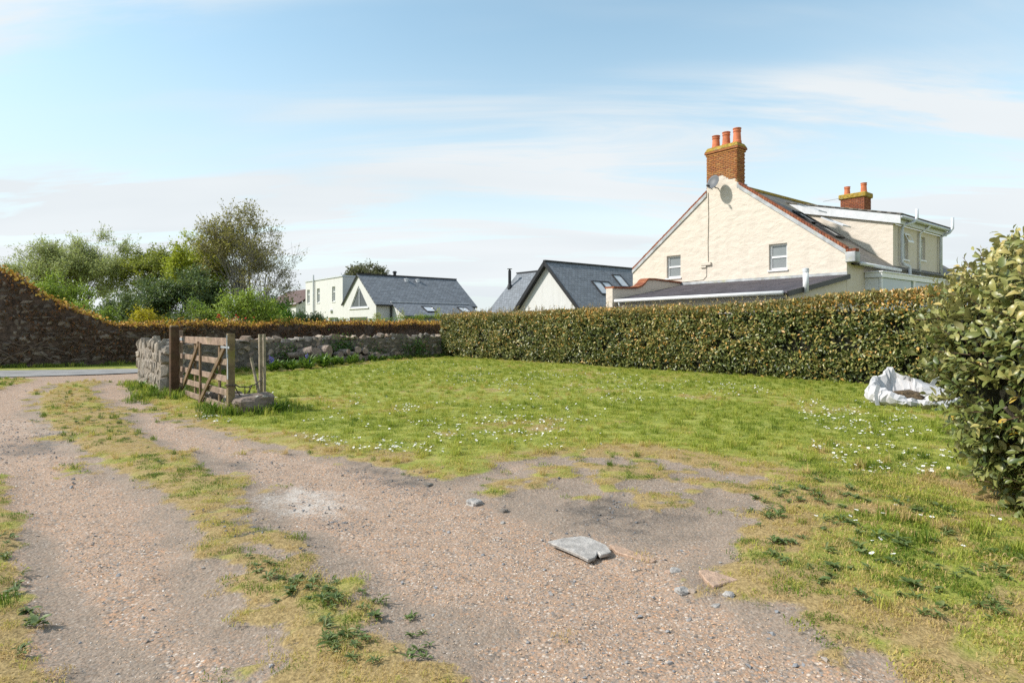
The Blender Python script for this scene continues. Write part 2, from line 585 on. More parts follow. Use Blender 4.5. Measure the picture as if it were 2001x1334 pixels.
M['old_slate'] = slate_mat('old_slate', (0.16, 0.145, 0.13), 0.18, 0.28, (0.19, 0.165, 0.085), 0.65)
M['brown_tile'] = slate_mat('brown_tile', (0.115, 0.06, 0.045), 0.30, 0.26, (0.06, 0.045, 0.04), 0.4)
M['corrugated'] = simple('corrugated_sheet', (0.085, 0.075, 0.085), 0.65, var=0.22, scale=2, bumps=0.2, dirt=((0.13, 0.10, 0.09), 0.6))
M['glass'] = glass_mat('window_glass', (0.20, 0.215, 0.22))
M['glass_dark'] = glass_mat('dark_glass', (0.035, 0.042, 0.04))
M['glass_pale'] = glass_mat('pale_glass', (0.20, 0.29, 0.28), 0.06)
M['roof_glass'] = glass_mat('roof_glass', (0.50, 0.52, 0.54), 0.08)
M['gate_wood'] = wood_mat('gate_wood', (0.28, 0.20, 0.15), moss_amt=0.25)
M['post_wood'] = wood_mat('mossy_post_wood', (0.20, 0.15, 0.085), (0.17, 0.165, 0.035), 0.75)
M['dark_wood'] = wood_mat('dark_post_wood', (0.085, 0.05, 0.03), moss_amt=0.2)
M['stake_wood'] = wood_mat('stake_wood', (0.30, 0.25, 0.18), moss_amt=0.3)
M['galvanised'] = simple('galvanised', (0.50, 0.53, 0.56), 0.45, 0.6, var=0.15, scale=8, bumps=0.1)
M['rope'] = simple('rope', (0.085, 0.065, 0.05), 0.95, var=0.2, scale=20, bumps=0.5)
M['bag'] = simple('woven_bag', (0.50, 0.485, 0.485), 0.65, var=0.06, scale=2.2, bumps=0.25, bdist=0.03, dirt=((0.50, 0.46, 0.43), 0.35))
M['wall_stone'] = stone_mat('wall_stone', [(0.0, (0.11, 0.10, 0.09)), (0.25, (0.27, 0.235, 0.20)), (0.45, (0.17, 0.15, 0.13)), (0.62, (0.42, 0.30, 0.22)), (0.8, (0.50, 0.42, 0.34)), (1.0, (0.24, 0.24, 0.245))], 0.4)
M['near_stone'] = stone_mat('gate_wall_stone', [(0.0, (0.27, 0.235, 0.20)), (0.4, (0.42, 0.36, 0.29)), (0.7, (0.52, 0.44, 0.345)), (1.0, (0.38, 0.355, 0.32))], 0.45)
M['ivy_stone'] = stone_mat('ivy_wall_stone', [(0.0, (0.09, 0.075, 0.062)), (0.5, (0.19, 0.15, 0.12)), (0.85, (0.29, 0.23, 0.18)), (1.0, (0.40, 0.33, 0.28))], 0.15)
M['pale_core'] = simple('wall_mortar', (0.30, 0.255, 0.205), 0.95, var=0.25, scale=6, bumps=0.8, bdist=0.04)
M['wall_core'] = simple('wall_core', (0.16, 0.135, 0.11), 0.95, var=0.25, scale=5, bumps=0.8, bdist=0.04)
M['ivy_core'] = simple('ivy_wall_core', (0.10, 0.068, 0.05), 0.95, var=0.35, scale=5, bumps=0.9, bdist=0.05)
M['boulder'] = stone_mat('lichened_boulder', [(0.0, (0.17, 0.13, 0.105)), (0.5, (0.26, 0.20, 0.16)), (1.0, (0.33, 0.26, 0.21))], 0.7, 0.8)
M['slab_grey'] = stone_mat('grey_slab', [(0.0, (0.40, 0.375, 0.35)), (1.0, (0.48, 0.45, 0.42))], 0.1)
M['slab_pink'] = stone_mat('pink_slab', [(0.0, (0.50, 0.34, 0.24)), (1.0, (0.55, 0.38, 0.28))], 0.08)
M['bark'] = tube_bark('bark', (0.06, 0.045, 0.035), (0.16, 0.125, 0.10))
M['pale_bark'] = tube_bark('pale_bark', (0.16, 0.13, 0.11), (0.42, 0.39, 0.36))
M['log_bark'] = tube_bark('log_bark', (0.12, 0.085, 0.065), (0.34, 0.27, 0.22))
M['log_end'] = stone_mat('log_end', [(0.0, (0.34, 0.24, 0.19)), (1.0, (0.50, 0.38, 0.31))], 0.15, 0.7)
M['twig'] = simple('twig', (0.13, 0.08, 0.05), 0.9, var=0.2)
M['stem'] = simple('ivy_stem', (0.16, 0.115, 0.085), 0.9, var=0.25, scale=9, bumps=0.4)
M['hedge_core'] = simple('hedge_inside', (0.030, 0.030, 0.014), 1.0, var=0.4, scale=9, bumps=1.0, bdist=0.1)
OLIVE = [(0.0, (0.035, 0.048, 0.012)), (0.35, (0.095, 0.125, 0.030)), (0.6, (0.25, 0.255, 0.075)), (0.82, (0.47, 0.37, 0.125)), (1.0, (0.54, 0.29, 0.07))]
M['hedge_leaf'] = leaf_mat('hedge_leaf', OLIVE, 0.40, 0.18, 0.5, under=(0.25, 0.235, 0.13))
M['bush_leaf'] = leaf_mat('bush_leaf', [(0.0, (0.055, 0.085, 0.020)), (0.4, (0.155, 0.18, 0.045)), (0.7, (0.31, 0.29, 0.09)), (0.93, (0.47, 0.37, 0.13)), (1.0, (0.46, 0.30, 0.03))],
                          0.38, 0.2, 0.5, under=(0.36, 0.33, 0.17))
M['ivy_leaf'] = leaf_mat('ivy_dry_leaf', [(0.0, (0.055, 0.034, 0.022)), (0.45, (0.15, 0.075, 0.042)), (0.7, (0.26, 0.105, 0.035)), (0.86, (0.60, 0.29, 0.05)), (1.0, (0.70, 0.48, 0.10))], 0.6, 0.30, 0.25)
M['bed_leaf'] = leaf_mat('bed_leaf', [(0.0, (0.035, 0.085, 0.012)), (0.5, (0.085, 0.19, 0.022)), (1.0, (0.19, 0.30, 0.045))], 0.45, 0.3)
M['weed_leaf'] = leaf_mat('weed_leaf', [(0.0, (0.050, 0.085, 0.020)), (0.5, (0.10, 0.15, 0.035)), (1.0, (0.19, 0.21, 0.07))], 0.5, 0.2)
M['petal_white'] = simple('white_petal', (0.80, 0.80, 0.78), 0.7, var=0.03)
M['petal_yellow'] = simple('yellow_disc', (0.65, 0.42, 0.03), 0.7, var=0.1)
M['petal_blue'] = simple('blue_petal', (0.16, 0.14, 0.50), 0.7, var=0.15)
M['petal_red'] = simple('red_petal', (0.62, 0.025, 0.02), 0.6, var=0.15)
GRASS = [(0.0, (0.085, 0.15, 0.02)), (0.3, (0.23, 0.30, 0.036)), (0.55, (0.44, 0.455, 0.075)), (0.75, (0.54, 0.43, 0.14)), (1.0, (0.58, 0.42, 0.20))]
M['grass'] = inst_mat('grass_blade', GRASS, 0.6, 0.45, 0.30)
M['pebble'] = inst_mat('pebble', [(0.0, (0.10, 0.10, 0.105)), (0.18, (0.24, 0.245, 0.255)), (0.35, (0.36, 0.30, 0.25)), (0.55, (0.52, 0.39, 0.27)), (0.75, (0.58, 0.38, 0.23)), (0.9, (0.52, 0.46, 0.40)), (1.0, (0.80, 0.76, 0.70))], 0.75)


# ------------------------------------------------------------------ ground: one sheet, masks measured on the plan
def gp(px, py):
    """plan position of a spot on the drive, as surveyed from the camera's standpoint"""
    d = 1194.0 * CAM_H / (py - 638.0)
    return ((px - 1000.5) / 1194.0 * d, d)


def plan(lst):
    return [gp(*p) for p in lst]


LAWN = plan([(255, 752), (285, 788), (380, 832), (470, 860), (560, 875), (680, 900), (790, 926), (880, 946), (950, 934), (1000, 912), (1080, 900), (1200, 896),
             (1350, 905), (1440, 925), (1520, 945), (1530, 965), (1510, 995), (1480, 1035), (1440, 1080), (1405, 1112), (1440, 1165), (1560, 1215), (1700, 1275), (1800, 1334)]) \
    + [(2.0, 1.0), (2.2, -4), (60, -4), (60, 60), (-2.0, 60), (-3.0, 31), (-9.3, 16.4)]
MED1 = plan([(205, 744), (120, 752), (76, 775), (72, 812), (110, 850), (165, 890), (235, 930), (300, 970), (345, 1005), (430, 1005), (480, 965), (435, 930), (392, 905), (332, 880), (282, 855), (240, 820), (200, 790), (180, 762)])
MED2 = plan([(370, 1068), (350, 1100), (420, 1140), (480, 1200), (560, 1262), (650, 1334)]) + [(-0.62, 1.2), (0.2, 1.2)] + plan([(890, 1334), (935, 1290), (865, 1230), (745, 1170), (640, 1115), (520, 1080), (430, 1062)])
MED3 = plan([(300, 960), (345, 1008), (368, 1070), (430, 1078), (560, 1098), (665, 1116), (610, 1062), (530, 1012), (480, 962)])
VERGE = plan([(0, 935), (22, 1000), (30, 1080), (62, 1180), (78, 1260), (112, 1334)]) + [(-1.6, 0.5), (-1.6, -4), (-40, -4), (-40, 8), (-12, 8)]
CORNER = plan([(66, 742), (34, 752), (0, 766), (-200, 800)]) + [(-40, 12), (-40, 17.0), (-17, 17.3)]
SOILL = plan([(30, 1040), (60, 1180), (80, 1300), (110, 1334)]) + [(-1.6, 1.0), (-1.1, 1.0)] + plan([(330, 1334), (220, 1240), (160, 1150), (110, 1080), (60, 1040)])
DIRT = plan([(880, 955), (960, 925), (1080, 880), (1200, 862), (1400, 864), (1560, 905), (1545, 990), (1490, 1080), (1330, 1072), (1120, 1050), (960, 1010)])
DRIVE = [(-40, 19.5), (-18.7, 19.8), (-13.0, 21.0), (-10.6, 18.6), (-9.9, 16.6), (-9.3, 16.4)] + LAWN[:24] + [(2.0, 1.0), (2.2, -6), (-40, -6)]
DARK = [plan([(320, 1000), (470, 1005), (630, 1072), (590, 1090), (430, 1052)]), plan([(400, 905), (470, 900), (500, 915), (450, 925)]),
        plan([(1090, 985), (1200, 970), (1330, 1010), (1300, 1050), (1150, 1045)]), plan([(640, 1010), (720, 1030), (700, 1045), (600, 1030)]), plan([(0, 860), (90, 850), (120, 885), (0, 900)]),
        plan([(690, 900), (830, 935), (860, 960), (780, 965), (680, 920)])]
CHALK = [plan([(520, 985), (560, 960), (640, 962), (700, 985), (660, 1012), (560, 1010)]), plan([(-60, 830), (60, 815), (170, 850), (150, 890), (20, 910), (-60, 900)]),
         plan([(470, 895), (560, 905), (520, 925), (460, 918)])]

ROAD_C = [(-60, 17.5), (-30, 18.6), (-20, 19.2), (-16, 20.0), (-13.3, 21.6), (-11.3, 24.2), (-9.2, 28.2), (-5.6, 33.5), (0, 40.5), (10, 52)]


def masks(X, Y):
    wob = (fbm(X, Y, 1.3, 3) - 0.5) * 0.9
    wob2 = (fbm(X, Y, 5.0, 8) - 0.5) * 0.35
    lawn = sdist(LAWN, X, Y)
    m1, m2 = sdist(MED1, X, Y), sdist(MED2, X, Y)
    ve, co = sdist(VERGE, X, Y), sdist(CORNER, X, Y)
    dr = sdist(DRIVE, X, Y)
    far = np.minimum(1.0, np.hypot(X, Y) / 9.0)
    e = wob * (0.25 + 0.5 * far) + wob2
    gl = smooth01(lawn + e, -0.22, 0.28)
    gm = smooth01(m1 + e * 0.3, -0.15, 0.2) * (0.62 + 0.36 * smooth01(0.5 * fbm(X, Y, 1.8, 61) + 0.5 * fbm(X, Y, 6.0, 62), 0.36, 0.56))
    g2 = smooth01(m2 + e * 0.35, -0.10, 0.2) * (0.30 + 0.65 * smooth01(0.55 * fbm(X, Y, 2.2, 31) + 0.45 * fbm(X, Y, 7.0, 32), 0.36, 0.62))
    gv = smooth01(ve + e * 0.7, -0.1, 0.2)
    gc = smooth01(co + e, -0.2, 0.2)
    go = smooth01(-dr, 0.3, 0.6)
    d = smooth01(sdist(DIRT, X, Y) + e, -0.5, 0.5)
    gd = d * smooth01(0.5 * fbm(X, Y, 1.6, 33) + 0.5 * fbm(X, Y, 5.5, 37) + 0.12 * smooth01(Y, 4.8, 7.0), 0.49, 0.68) * 0.72        # thin growth returning on the bare soil
    gk = smooth01(np.maximum.reduce([lawn, m1, m2]) + e, -0.7, 0.0) * smooth01(fbm(X, Y, 3.1, 35), 0.52, 0.70) * 0.7
    m3 = sdist(MED3, X, Y)
    g3 = smooth01(m3 + e * 0.3, -0.12, 0.2) * (0.2 + 0.7 * smooth01(0.45 * fbm(X, Y, 2.6, 63) + 0.55 * fbm(X, Y, 9.0, 64), 0.36, 0.58))
    grass = np.maximum.reduce([gl, gm, g2, g3, gv, gc, go, gd, gk])
    sl = smooth01(sdist(SOILL, X, Y) + e * 0.5, -0.12, 0.12)
    # worn skirt where the grass gives way to the gravel
    skirt = smooth01(np.maximum.reduce([lawn, m1, m2, m3]) + e, -0.5, 0.0) * 0.8
    dirt = np.maximum.reduce([d, sl, skirt])
    dk = np.zeros_like(X)
    for q in DARK:
        dk = np.maximum(dk, smooth01(sdist(q, X, Y) + wob2 * 0.9 + wob * 0.2, -0.45, 0.25))
    ch = np.zeros_like(X)
    for q, wgt in zip(CHALK, (1.0, 0.55, 0.6)):
        ch = np.maximum(ch, wgt * smooth01(sdist(q, X, Y) + wob2 * 0.9 + wob * 0.2, -0.5, 0.3))
    edge = np.where(lawn > 0, lawn, np.maximum.reduce([m1, m2, ve]) * 0.6)
    fine = smooth01(0.5 * fbm(X, Y, 2.2, 23) + 0.5 * fbm(X, Y, 7.0, 24), 0.42, 0.62)
    fore = smooth01(Y, 8.5, 5.0)
    patch = smooth01(fbm(X, Y, 0.55, 21), 0.48, 0.70) * (0.15 + 0.35 * fine) + fine * (0.16 + 0.5 * fore)
    dry = np.clip(0.8 * (1 - smooth01(edge + 0.5 * (fine - 0.5), 0.0, 0.9)) * (0.5 + 0.5 * fine) + patch, 0, 1)
    dry = np.where(np.maximum(m1, m3) > -0.3, np.clip(0.5 + 0.6 * fine + 0.3 * (fbm(X, Y, 1.2, 6) - 0.5), 0, 1), dry)
    dry = np.where(m2 > -0.3, np.clip(0.5 + 0.6 * fine + 0.3 * (fbm(X, Y, 3, 5) - 0.5), 0, 1), dry)
    dry = np.where((dr < -0.1) & (lawn < 0), patch * 0.6, dry)
    return grass, dry, dirt, ch, dk, lawn


def height(X, Y, g=None):
    if g is None:
        g = masks(X, Y)[0]
    near = smooth01(np.hypot(X, Y), 34, 24)
    z = 0.055 * g + 0.03 * (fbm(X, Y, 0.7, 41) - 0.5) + 0.012 * (fbm(X, Y, 4.0, 43) - 0.5)
    return z * near


def gz(x, y):
    a = np.array([float(x)])
    return float(height(a, np.array([float(y)]))[0])


def axis(lo, hi, st, far):
    a = np.arange(lo, hi + st / 2, st)
    out = np.array([st * 1.25 ** i for i in range(1, 60)]).cumsum()
    out = out[out < far]
    return np.concatenate([lo - out[::-1], a, hi + out])


def build_ground():
    xs = axis(-12, 11, 0.085, 900)
    ys = axis(1.2, 30, 0.085, 900)
    ys = ys[ys > -60]
    X, Y = np.meshgrid(xs, ys)
    g, dry, dirt, ch, dk, _ = masks(X, Y)
    Z = height(X, Y, g)
    nx, ny = len(xs), len(ys)
    idx = np.arange(nx * ny).reshape(ny, nx)
    F = np.stack([idx[:-1, :-1], idx[:-1, 1:], idx[1:, 1:], idx[1:, :-1]], -1).reshape(-1, 4)
    V = np.stack([X, Y, Z], -1).reshape(-1, 3)
    me = npmesh('ground', V, F, M['ground'], True, {'grass': g.ravel(), 'dry': dry.ravel(), 'dirt': dirt.ravel(), 'chalk': ch.ravel(), 'dark': dk.ravel()})
    o = link('ground', me)
    o['kind'] = 'structure'


build_ground()


def ribbon(name, path, half, z, mat):
    V, F = [], []
    for i, p in enumerate(path):
        a, b = Vector(path[max(i - 1, 0)]), Vector(path[min(i + 1, len(path) - 1)])
        d = (b - a).normalized()
        nrm = Vector((-d.y, d.x))
        for k in (-1, 1):
            q = Vector(p) + nrm * half * k
            V.append((q.x, q.y, z))
    for i in range(len(path) - 1):
        F.append((2 * i, 2 * i + 2, 2 * i + 3, 2 * i + 1))
    o = link(name, pmesh(name, V, F, mat))
    o['kind'] = 'structure'
    return o


def catmull(P, n=8):
    P = [Vector(p) for p in P]
    out = []
    for i in range(len(P) - 1):
        p0, p1, p2, p3 = P[max(i - 1, 0)], P[i], P[i + 1], P[min(i + 2, len(P) - 1)]
        for k in range(n):
            t = k / n
            out.append(0.5 * ((2 * p1) + (p2 - p0) * t + (2 * p0 - 5 * p1 + 4 * p2 - p3) * t * t + (3 * p1 - p0 - 3 * p2 + p3) * t ** 3))
    out.append(P[-1])
    return out


ribbon('road', [tuple(p) for p in catmull(ROAD_C)], 2.35, 0.026, M['asphalt'])


# ------------------------------------------------------------------ shared shapes
def rock_mesh(name, mat, seed, block=0.65, n=16):
    """angular stone in a unit box, a couple of dozen faces"""
    rr = random.Random(seed)
    bm = bmesh.new()
    for i in range(n):
        d = Vector((rr.gauss(0, 1), rr.gauss(0, 1), rr.gauss(0, 1))).normalized()
        mx = max(abs(d.x), abs(d.y), abs(d.z))
        p = d * 0.5 * (1 - block) + (d / mx) * 0.5 * block
        bm.verts.new(p * rr.uniform(0.86, 1.0))
    r = bmesh.ops.convex_hull(bm, input=bm.verts[:])
    bmesh.ops.delete(bm, geom=list({e for e in r['geom_interior'] + r['geom_unused'] if isinstance(e, bmesh.types.BMVert)}), context='VERTS')
    bmesh.ops.recalc_face_normals(bm, faces=bm.faces[:])
    me = bpy.data.meshes.new(name)
    bm.to_mesh(me)
    bm.free()
    me.materials.append(mat)
    return me


def rough_rock(name, mat, dims, seed, amp=0.10, cuts=5, power=4.0):
    """a larger stone: rounded block with broken, uneven faces"""
    bm = bmesh.new()
    bmesh.ops.create_cube(bm, size=2.0)
    bmesh.ops.subdivide_edges(bm, edges=bm.edges[:], cuts=cuts, use_grid_fill=True)
    rr = random.Random(seed)
    off = Vector((rr.uniform(0, 50), rr.uniform(0, 50), rr.uniform(0, 50)))
    from mathutils import noise as mn
    for v in bm.verts:
        d = v.co.normalized()
        L = (abs(d.x) ** power + abs(d.y) ** power + abs(d.z) ** power) ** (-1 / power)
        p = d * L
        k = 1 + amp * mn.noise(p * 1.3 + off) * 1.6 + amp * 0.6 * mn.noise(p * 3.4 + off) + amp * 0.25 * rr.uniform(-1, 1)
        p = p * k
        v.co = Vector((p.x * dims[0] / 2, p.y * dims[1] / 2, p.z * dims[2] / 2))
    me = bpy.data.meshes.new(name)
    bm.to_mesh(me)
    bm.free()
    me.materials.append(mat)
    return me


LEAF4 = (np.array([[0, 0, 0], [0.42, 0.5, 0.06], [0.42, -0.5, 0.06], [1, 0, -0.10], [0.5, 0, -0.04]], dtype=np.float32),
         np.array([[0, 4, 1], [0, 2, 4], [4, 3, 1], [4, 2, 3]], dtype=np.int32))
_r = [(0.22, 0.36, 0.05, 0.0), (0.5, 0.5, 0.07, 0.015), (0.78, 0.35, 0.02, -0.03)]
_V = [(0, 0, 0)]
for x_, w_, e_, z_ in _r:
    _V += [(x_, w_, z_ + e_), (x_, 0, z_ - 0.01), (x_, -w_, z_ + e_)]
_V += [(1, 0, -0.14)]
_F = [(0, 2, 1), (0, 3, 2)]
for i_ in range(2):
    a_ = 1 + 3 * i_
    _F += [(a_, a_ + 1, a_ + 4), (a_, a_ + 4, a_ + 3), (a_ + 1, a_ + 2, a_ + 5), (a_ + 1, a_ + 5, a_ + 4)]
_F += [(7, 8, 10), (8, 9, 10)]
LEAF12 = (np.array(_V, dtype=np.float32), np.array(_F, dtype=np.int32))


def unit(a):
    return a / (np.linalg.norm(a, axis=1, keepdims=True) + 1e-9)


def leaf_frames(D, N):
    x = unit(D)
    y = unit(np.cross(N, x))
    z = np.cross(x, y)
    return x, y, z


def leaf_arrays(P, D, N, size, aspect, tone, tpl=LEAF4):
    TV, TF = tpl
    x, y, z = leaf_frames(D, N)
    s = np.asarray(size)[:, None, None]
    V = P[:, None, :] + s * (TV[None, :, 0:1] * x[:, None, :] + TV[None, :, 1:2] * np.asarray(aspect).reshape(-1, 1, 1) * y[:, None, :] + TV[None, :, 2:3] * z[:, None, :])
    k = len(TV)
    F = TF[None] + (np.arange(len(P)) * k)[:, None, None]
    return V.reshape(-1, 3), F.reshape(-1, 3), np.repeat(tone, k)


def leaf_mesh(name, P, D, N, size, aspect, tone, mat, tpl=LEAF4):
    V, F, t = leaf_arrays(P, D, N, size, aspect, tone, tpl)
    return npmesh(name, V, F, mat, tpl is LEAF12, {'tone': t})


def rnd_dir(n):
    return unit(RNG.normal(size=(n, 3)))


STASH = bpy.data.collections.new('scatter_sources')       # never linked: only the scattered copies show


def scatter(name, P, rot, scl, tone, idx, sources, parent=None):
    col = bpy.data.collections.new('src_' + name)
    for i, me in enumerate(sources):
        o = bpy.data.objects.new('%s_%02d' % (me.name, i), me)
        col.objects.link(o)
    me = bpy.data.meshes.new(name)
    me.vertices.add(len(P))
    me.vertices.foreach_set('co', np.asarray(P, dtype=np.float32).ravel())
    for k, typ, a in (('rot', 'FLOAT_VECTOR', rot), ('scl', 'FLOAT', scl), ('tone', 'FLOAT', tone), ('idx', 'INT', idx)):
        at = me.attributes.new(k, typ, 'POINT')
        at.data.foreach_set('vector' if typ == 'FLOAT_VECTOR' else 'value', np.asarray(a, dtype=np.int32 if typ == 'INT' else np.float32).ravel())
    me.update()
    ng = bpy.data.node_groups.new('scatter_' + name, 'GeometryNodeTree')
    ng.interface.new_socket('Geometry', in_out='INPUT', socket_type='NodeSocketGeometry')
    ng.interface.new_socket('Geometry', in_out='OUTPUT', socket_type='NodeSocketGeometry')
    N = ng.nodes.new
    gi, go, ip, ci, er = N('NodeGroupInput'), N('NodeGroupOutput'), N('GeometryNodeInstanceOnPoints'), N('GeometryNodeCollectionInfo'), N('FunctionNodeEulerToRotation')
    ci.inputs['Collection'].default_value = col
    ci.inputs['Separate Children'].default_value = True
    ci.inputs['Reset Children'].default_value = True
    ip.inputs['Pick Instance'].default_value = True

    def attr(k, dt):
        a = N('GeometryNodeInputNamedAttribute')
        a.data_type = dt
        a.inputs['Name'].default_value = k
        return a.outputs[0]
    L = ng.links.new
    L(gi.outputs[0], ip.inputs['Points'])
    L(ci.outputs[0], ip.inputs['Instance'])
    L(attr('rot', 'FLOAT_VECTOR'), er.inputs[0])
    L(er.outputs[0], ip.inputs['Rotation'])
    L(attr('scl', 'FLOAT'), ip.inputs['Scale'])
    L(attr('idx', 'INT'), ip.inputs['Instance Index'])
    L(ip.outputs[0], go.inputs[0])
    o = link(name, me, parent)
    md = o.modifiers.new('scatter', 'NODES')
    md.node_group = ng
    o['kind'] = 'stuff'
    return o


# ------------------------------------------------------------------ houses
U2, V2 = Vector((0.623, -0.782, 0)), Vector((0.782, 0.623, 0))      # the street grid that every house follows
UP = Vector((0, 0, 1))


class Frame:
    """t runs along the gable away from its near corner, L back along the ridge"""
    def __init__(s, x, y):
        s.o = Vector((x, y, 0))

    def __call__(s, t, L, z):
        return s.o - U2 * t + V2 * L + UP * z


def roof_mesh(name, quads, mat, origin, thick=0.06):
    """sloping sheets (eave a, eave b, ridge b, ridge a) with a running bond laid in metres"""
    bm = bmesh.new()
    uvl = bm.loops.layers.uv.new('UVMap')
    o = Vector(origin)
    for q in quads:
        q = [Vector(p) for p in q]
        ex = (q[1] - q[0]).normalized()
        nrm = ex.cross(q[3] - q[0]).normalized()
        ey = nrm.cross(ex)
        if nrm.z < 0:
            nrm = -nrm
        top = [bm.verts.new(p - o) for p in q]
        bot = [bm.verts.new(p - o - nrm * thick) for p in q]
        fs = [bm.faces.new(top), bm.faces.new(bot[::-1])]
        for i in range(len(q)):
            j = (i + 1) % len(q)
            fs.append(bm.faces.new((top[i], bot[i], bot[j], top[j])))
        for f in fs:
            for lp in f.loops:
                d = lp.vert.co + o - q[0]
                lp[uvl].uv = (d.dot(ex), d.dot(ey) + d.dot(nrm) * 0.2)
    bmesh.ops.recalc_face_normals(bm, faces=bm.faces[:])
    me = bpy.data.meshes.new(name)
    bm.to_mesh(me)
    bm.free()
    me.materials.append(mat)
    return me


def base_of(o):
    b = Vector((0, 0, 0))
    while o is not None:
        b = b + Vector(o.location)
        o = o.parent
    return b


def roof_part(name, quads, mat, parent, thick=0.06):
    return link(name, roof_mesh(name, quads, mat, base_of(parent), thick), parent)


def window(parent, o, ax, out, w, h, splits=(), vsplits=(), fr=0.06, depth=0.07, glass='glass', frame='white', sill=True, name='window'):
    """frame set in an opening: o = lower corner on the outer wall face, ax along the wall, out = outward normal"""
    o, ax, out = Vector(o), Vector(ax), Vector(out)
    b = MB()
    loops = [[(0, 0), (w, 0), (w, h), (0, h)]]
    ys = [0] + list(splits) + [h]
    xs = [0] + list(vsplits) + [w]
    panes = []
    for i in range(len(ys) - 1):
        for j in range(len(xs) - 1):
            y0 = ys[i] + (fr if i == 0 else fr / 2)
            y1 = ys[i + 1] - (fr if i == len(ys) - 2 else fr / 2)
            x0 = xs[j] + (fr if j == 0 else fr / 2)
            x1 = xs[j + 1] - (fr if j == len(xs) - 2 else fr / 2)
            loops.append([(x0, y0), (x1, y0), (x1, y1), (x0, y1)])
            panes.append((x0, x1, y0, y1))
    o2 = o - out * 0.10
    b.slab(loops, o2, ax, UP, -out * depth)
    wn = b.part(name, M[frame], parent)
    for x0, x1, y0, y1 in panes:
        MB().box(o2 - out * 0.035 + ax * (x0 - 0.01) + UP * (y0 - 0.01), ax * (x1 - x0 + 0.02), UP * (y1 - y0 + 0.02), -out * 0.012).part('pane', M[glass], wn)
    if sill:
        MB().box(o - ax * 0.04 - UP * 0.06 - out * 0.12, ax * (w + 0.08), UP * 0.058, out * 0.17).part('sill', M[frame], wn)
    return wn


BRICK_ME = {}


def bricks(parent, base, o, ax, out, w, h, mat, bl=0.225, bh=0.075, joint=0.012, z_floor=None):
    """one brick-faced side of a stack: every brick an object, shared meshes"""
    o, ax, out = Vector(o), Vector(ax), Vector(out)
    rows = int(h / bh)
    ang = math.atan2(ax.y, ax.x)
    for r_ in range(rows):
        x = -(bl / 2 if r_ % 2 else 0)
        while x < w - 0.02:
            x0, x1 = max(x, 0), min(x + bl, w)
            x += bl
            if x1 - x0 < 0.04:
                continue
            if z_floor and z_floor((x0 + x1) / 2) > r_ * bh:
                continue
            ln = round(x1 - x0 - joint, 3)
            key = (mat, ln)
            if key not in BRICK_ME:
                BRICK_ME[key] = MB().box((-ln / 2, -0.05, -(bh - joint) / 2), (ln, 0, 0), (0, 0.1, 0), (0, 0, bh - joint)).mesh('brick', M[mat], bevel=0.006)
            p = o + ax * ((x0 + x1) / 2) + UP * (r_ * bh + bh / 2) + out * (-0.05 + random.uniform(0.006, 0.013))
            link('brick', BRICK_ME[key], parent, p - base, (0, 0, ang))


def chimney_pot(parent, p, h, r0, mat='terracotta'):
    pr = [(r0 * 1.12, -0.03), (r0 * 1.10, h * 0.12), (r0, h * 0.16), (r0 * 0.88, h * 0.74), (r0 * 1.0, h * 0.76), (r0 * 1.0, h * 0.82), (r0 * 0.92, h * 0.84), (r0 * 0.95, h * 0.93), (r0 * 1.06, h * 0.95), (r0 * 1.06, h), (r0 * 0.85, h)]
    return MB().lathe(p, pr, 18).part('chimney_pot', M[mat], parent, smooth=False)


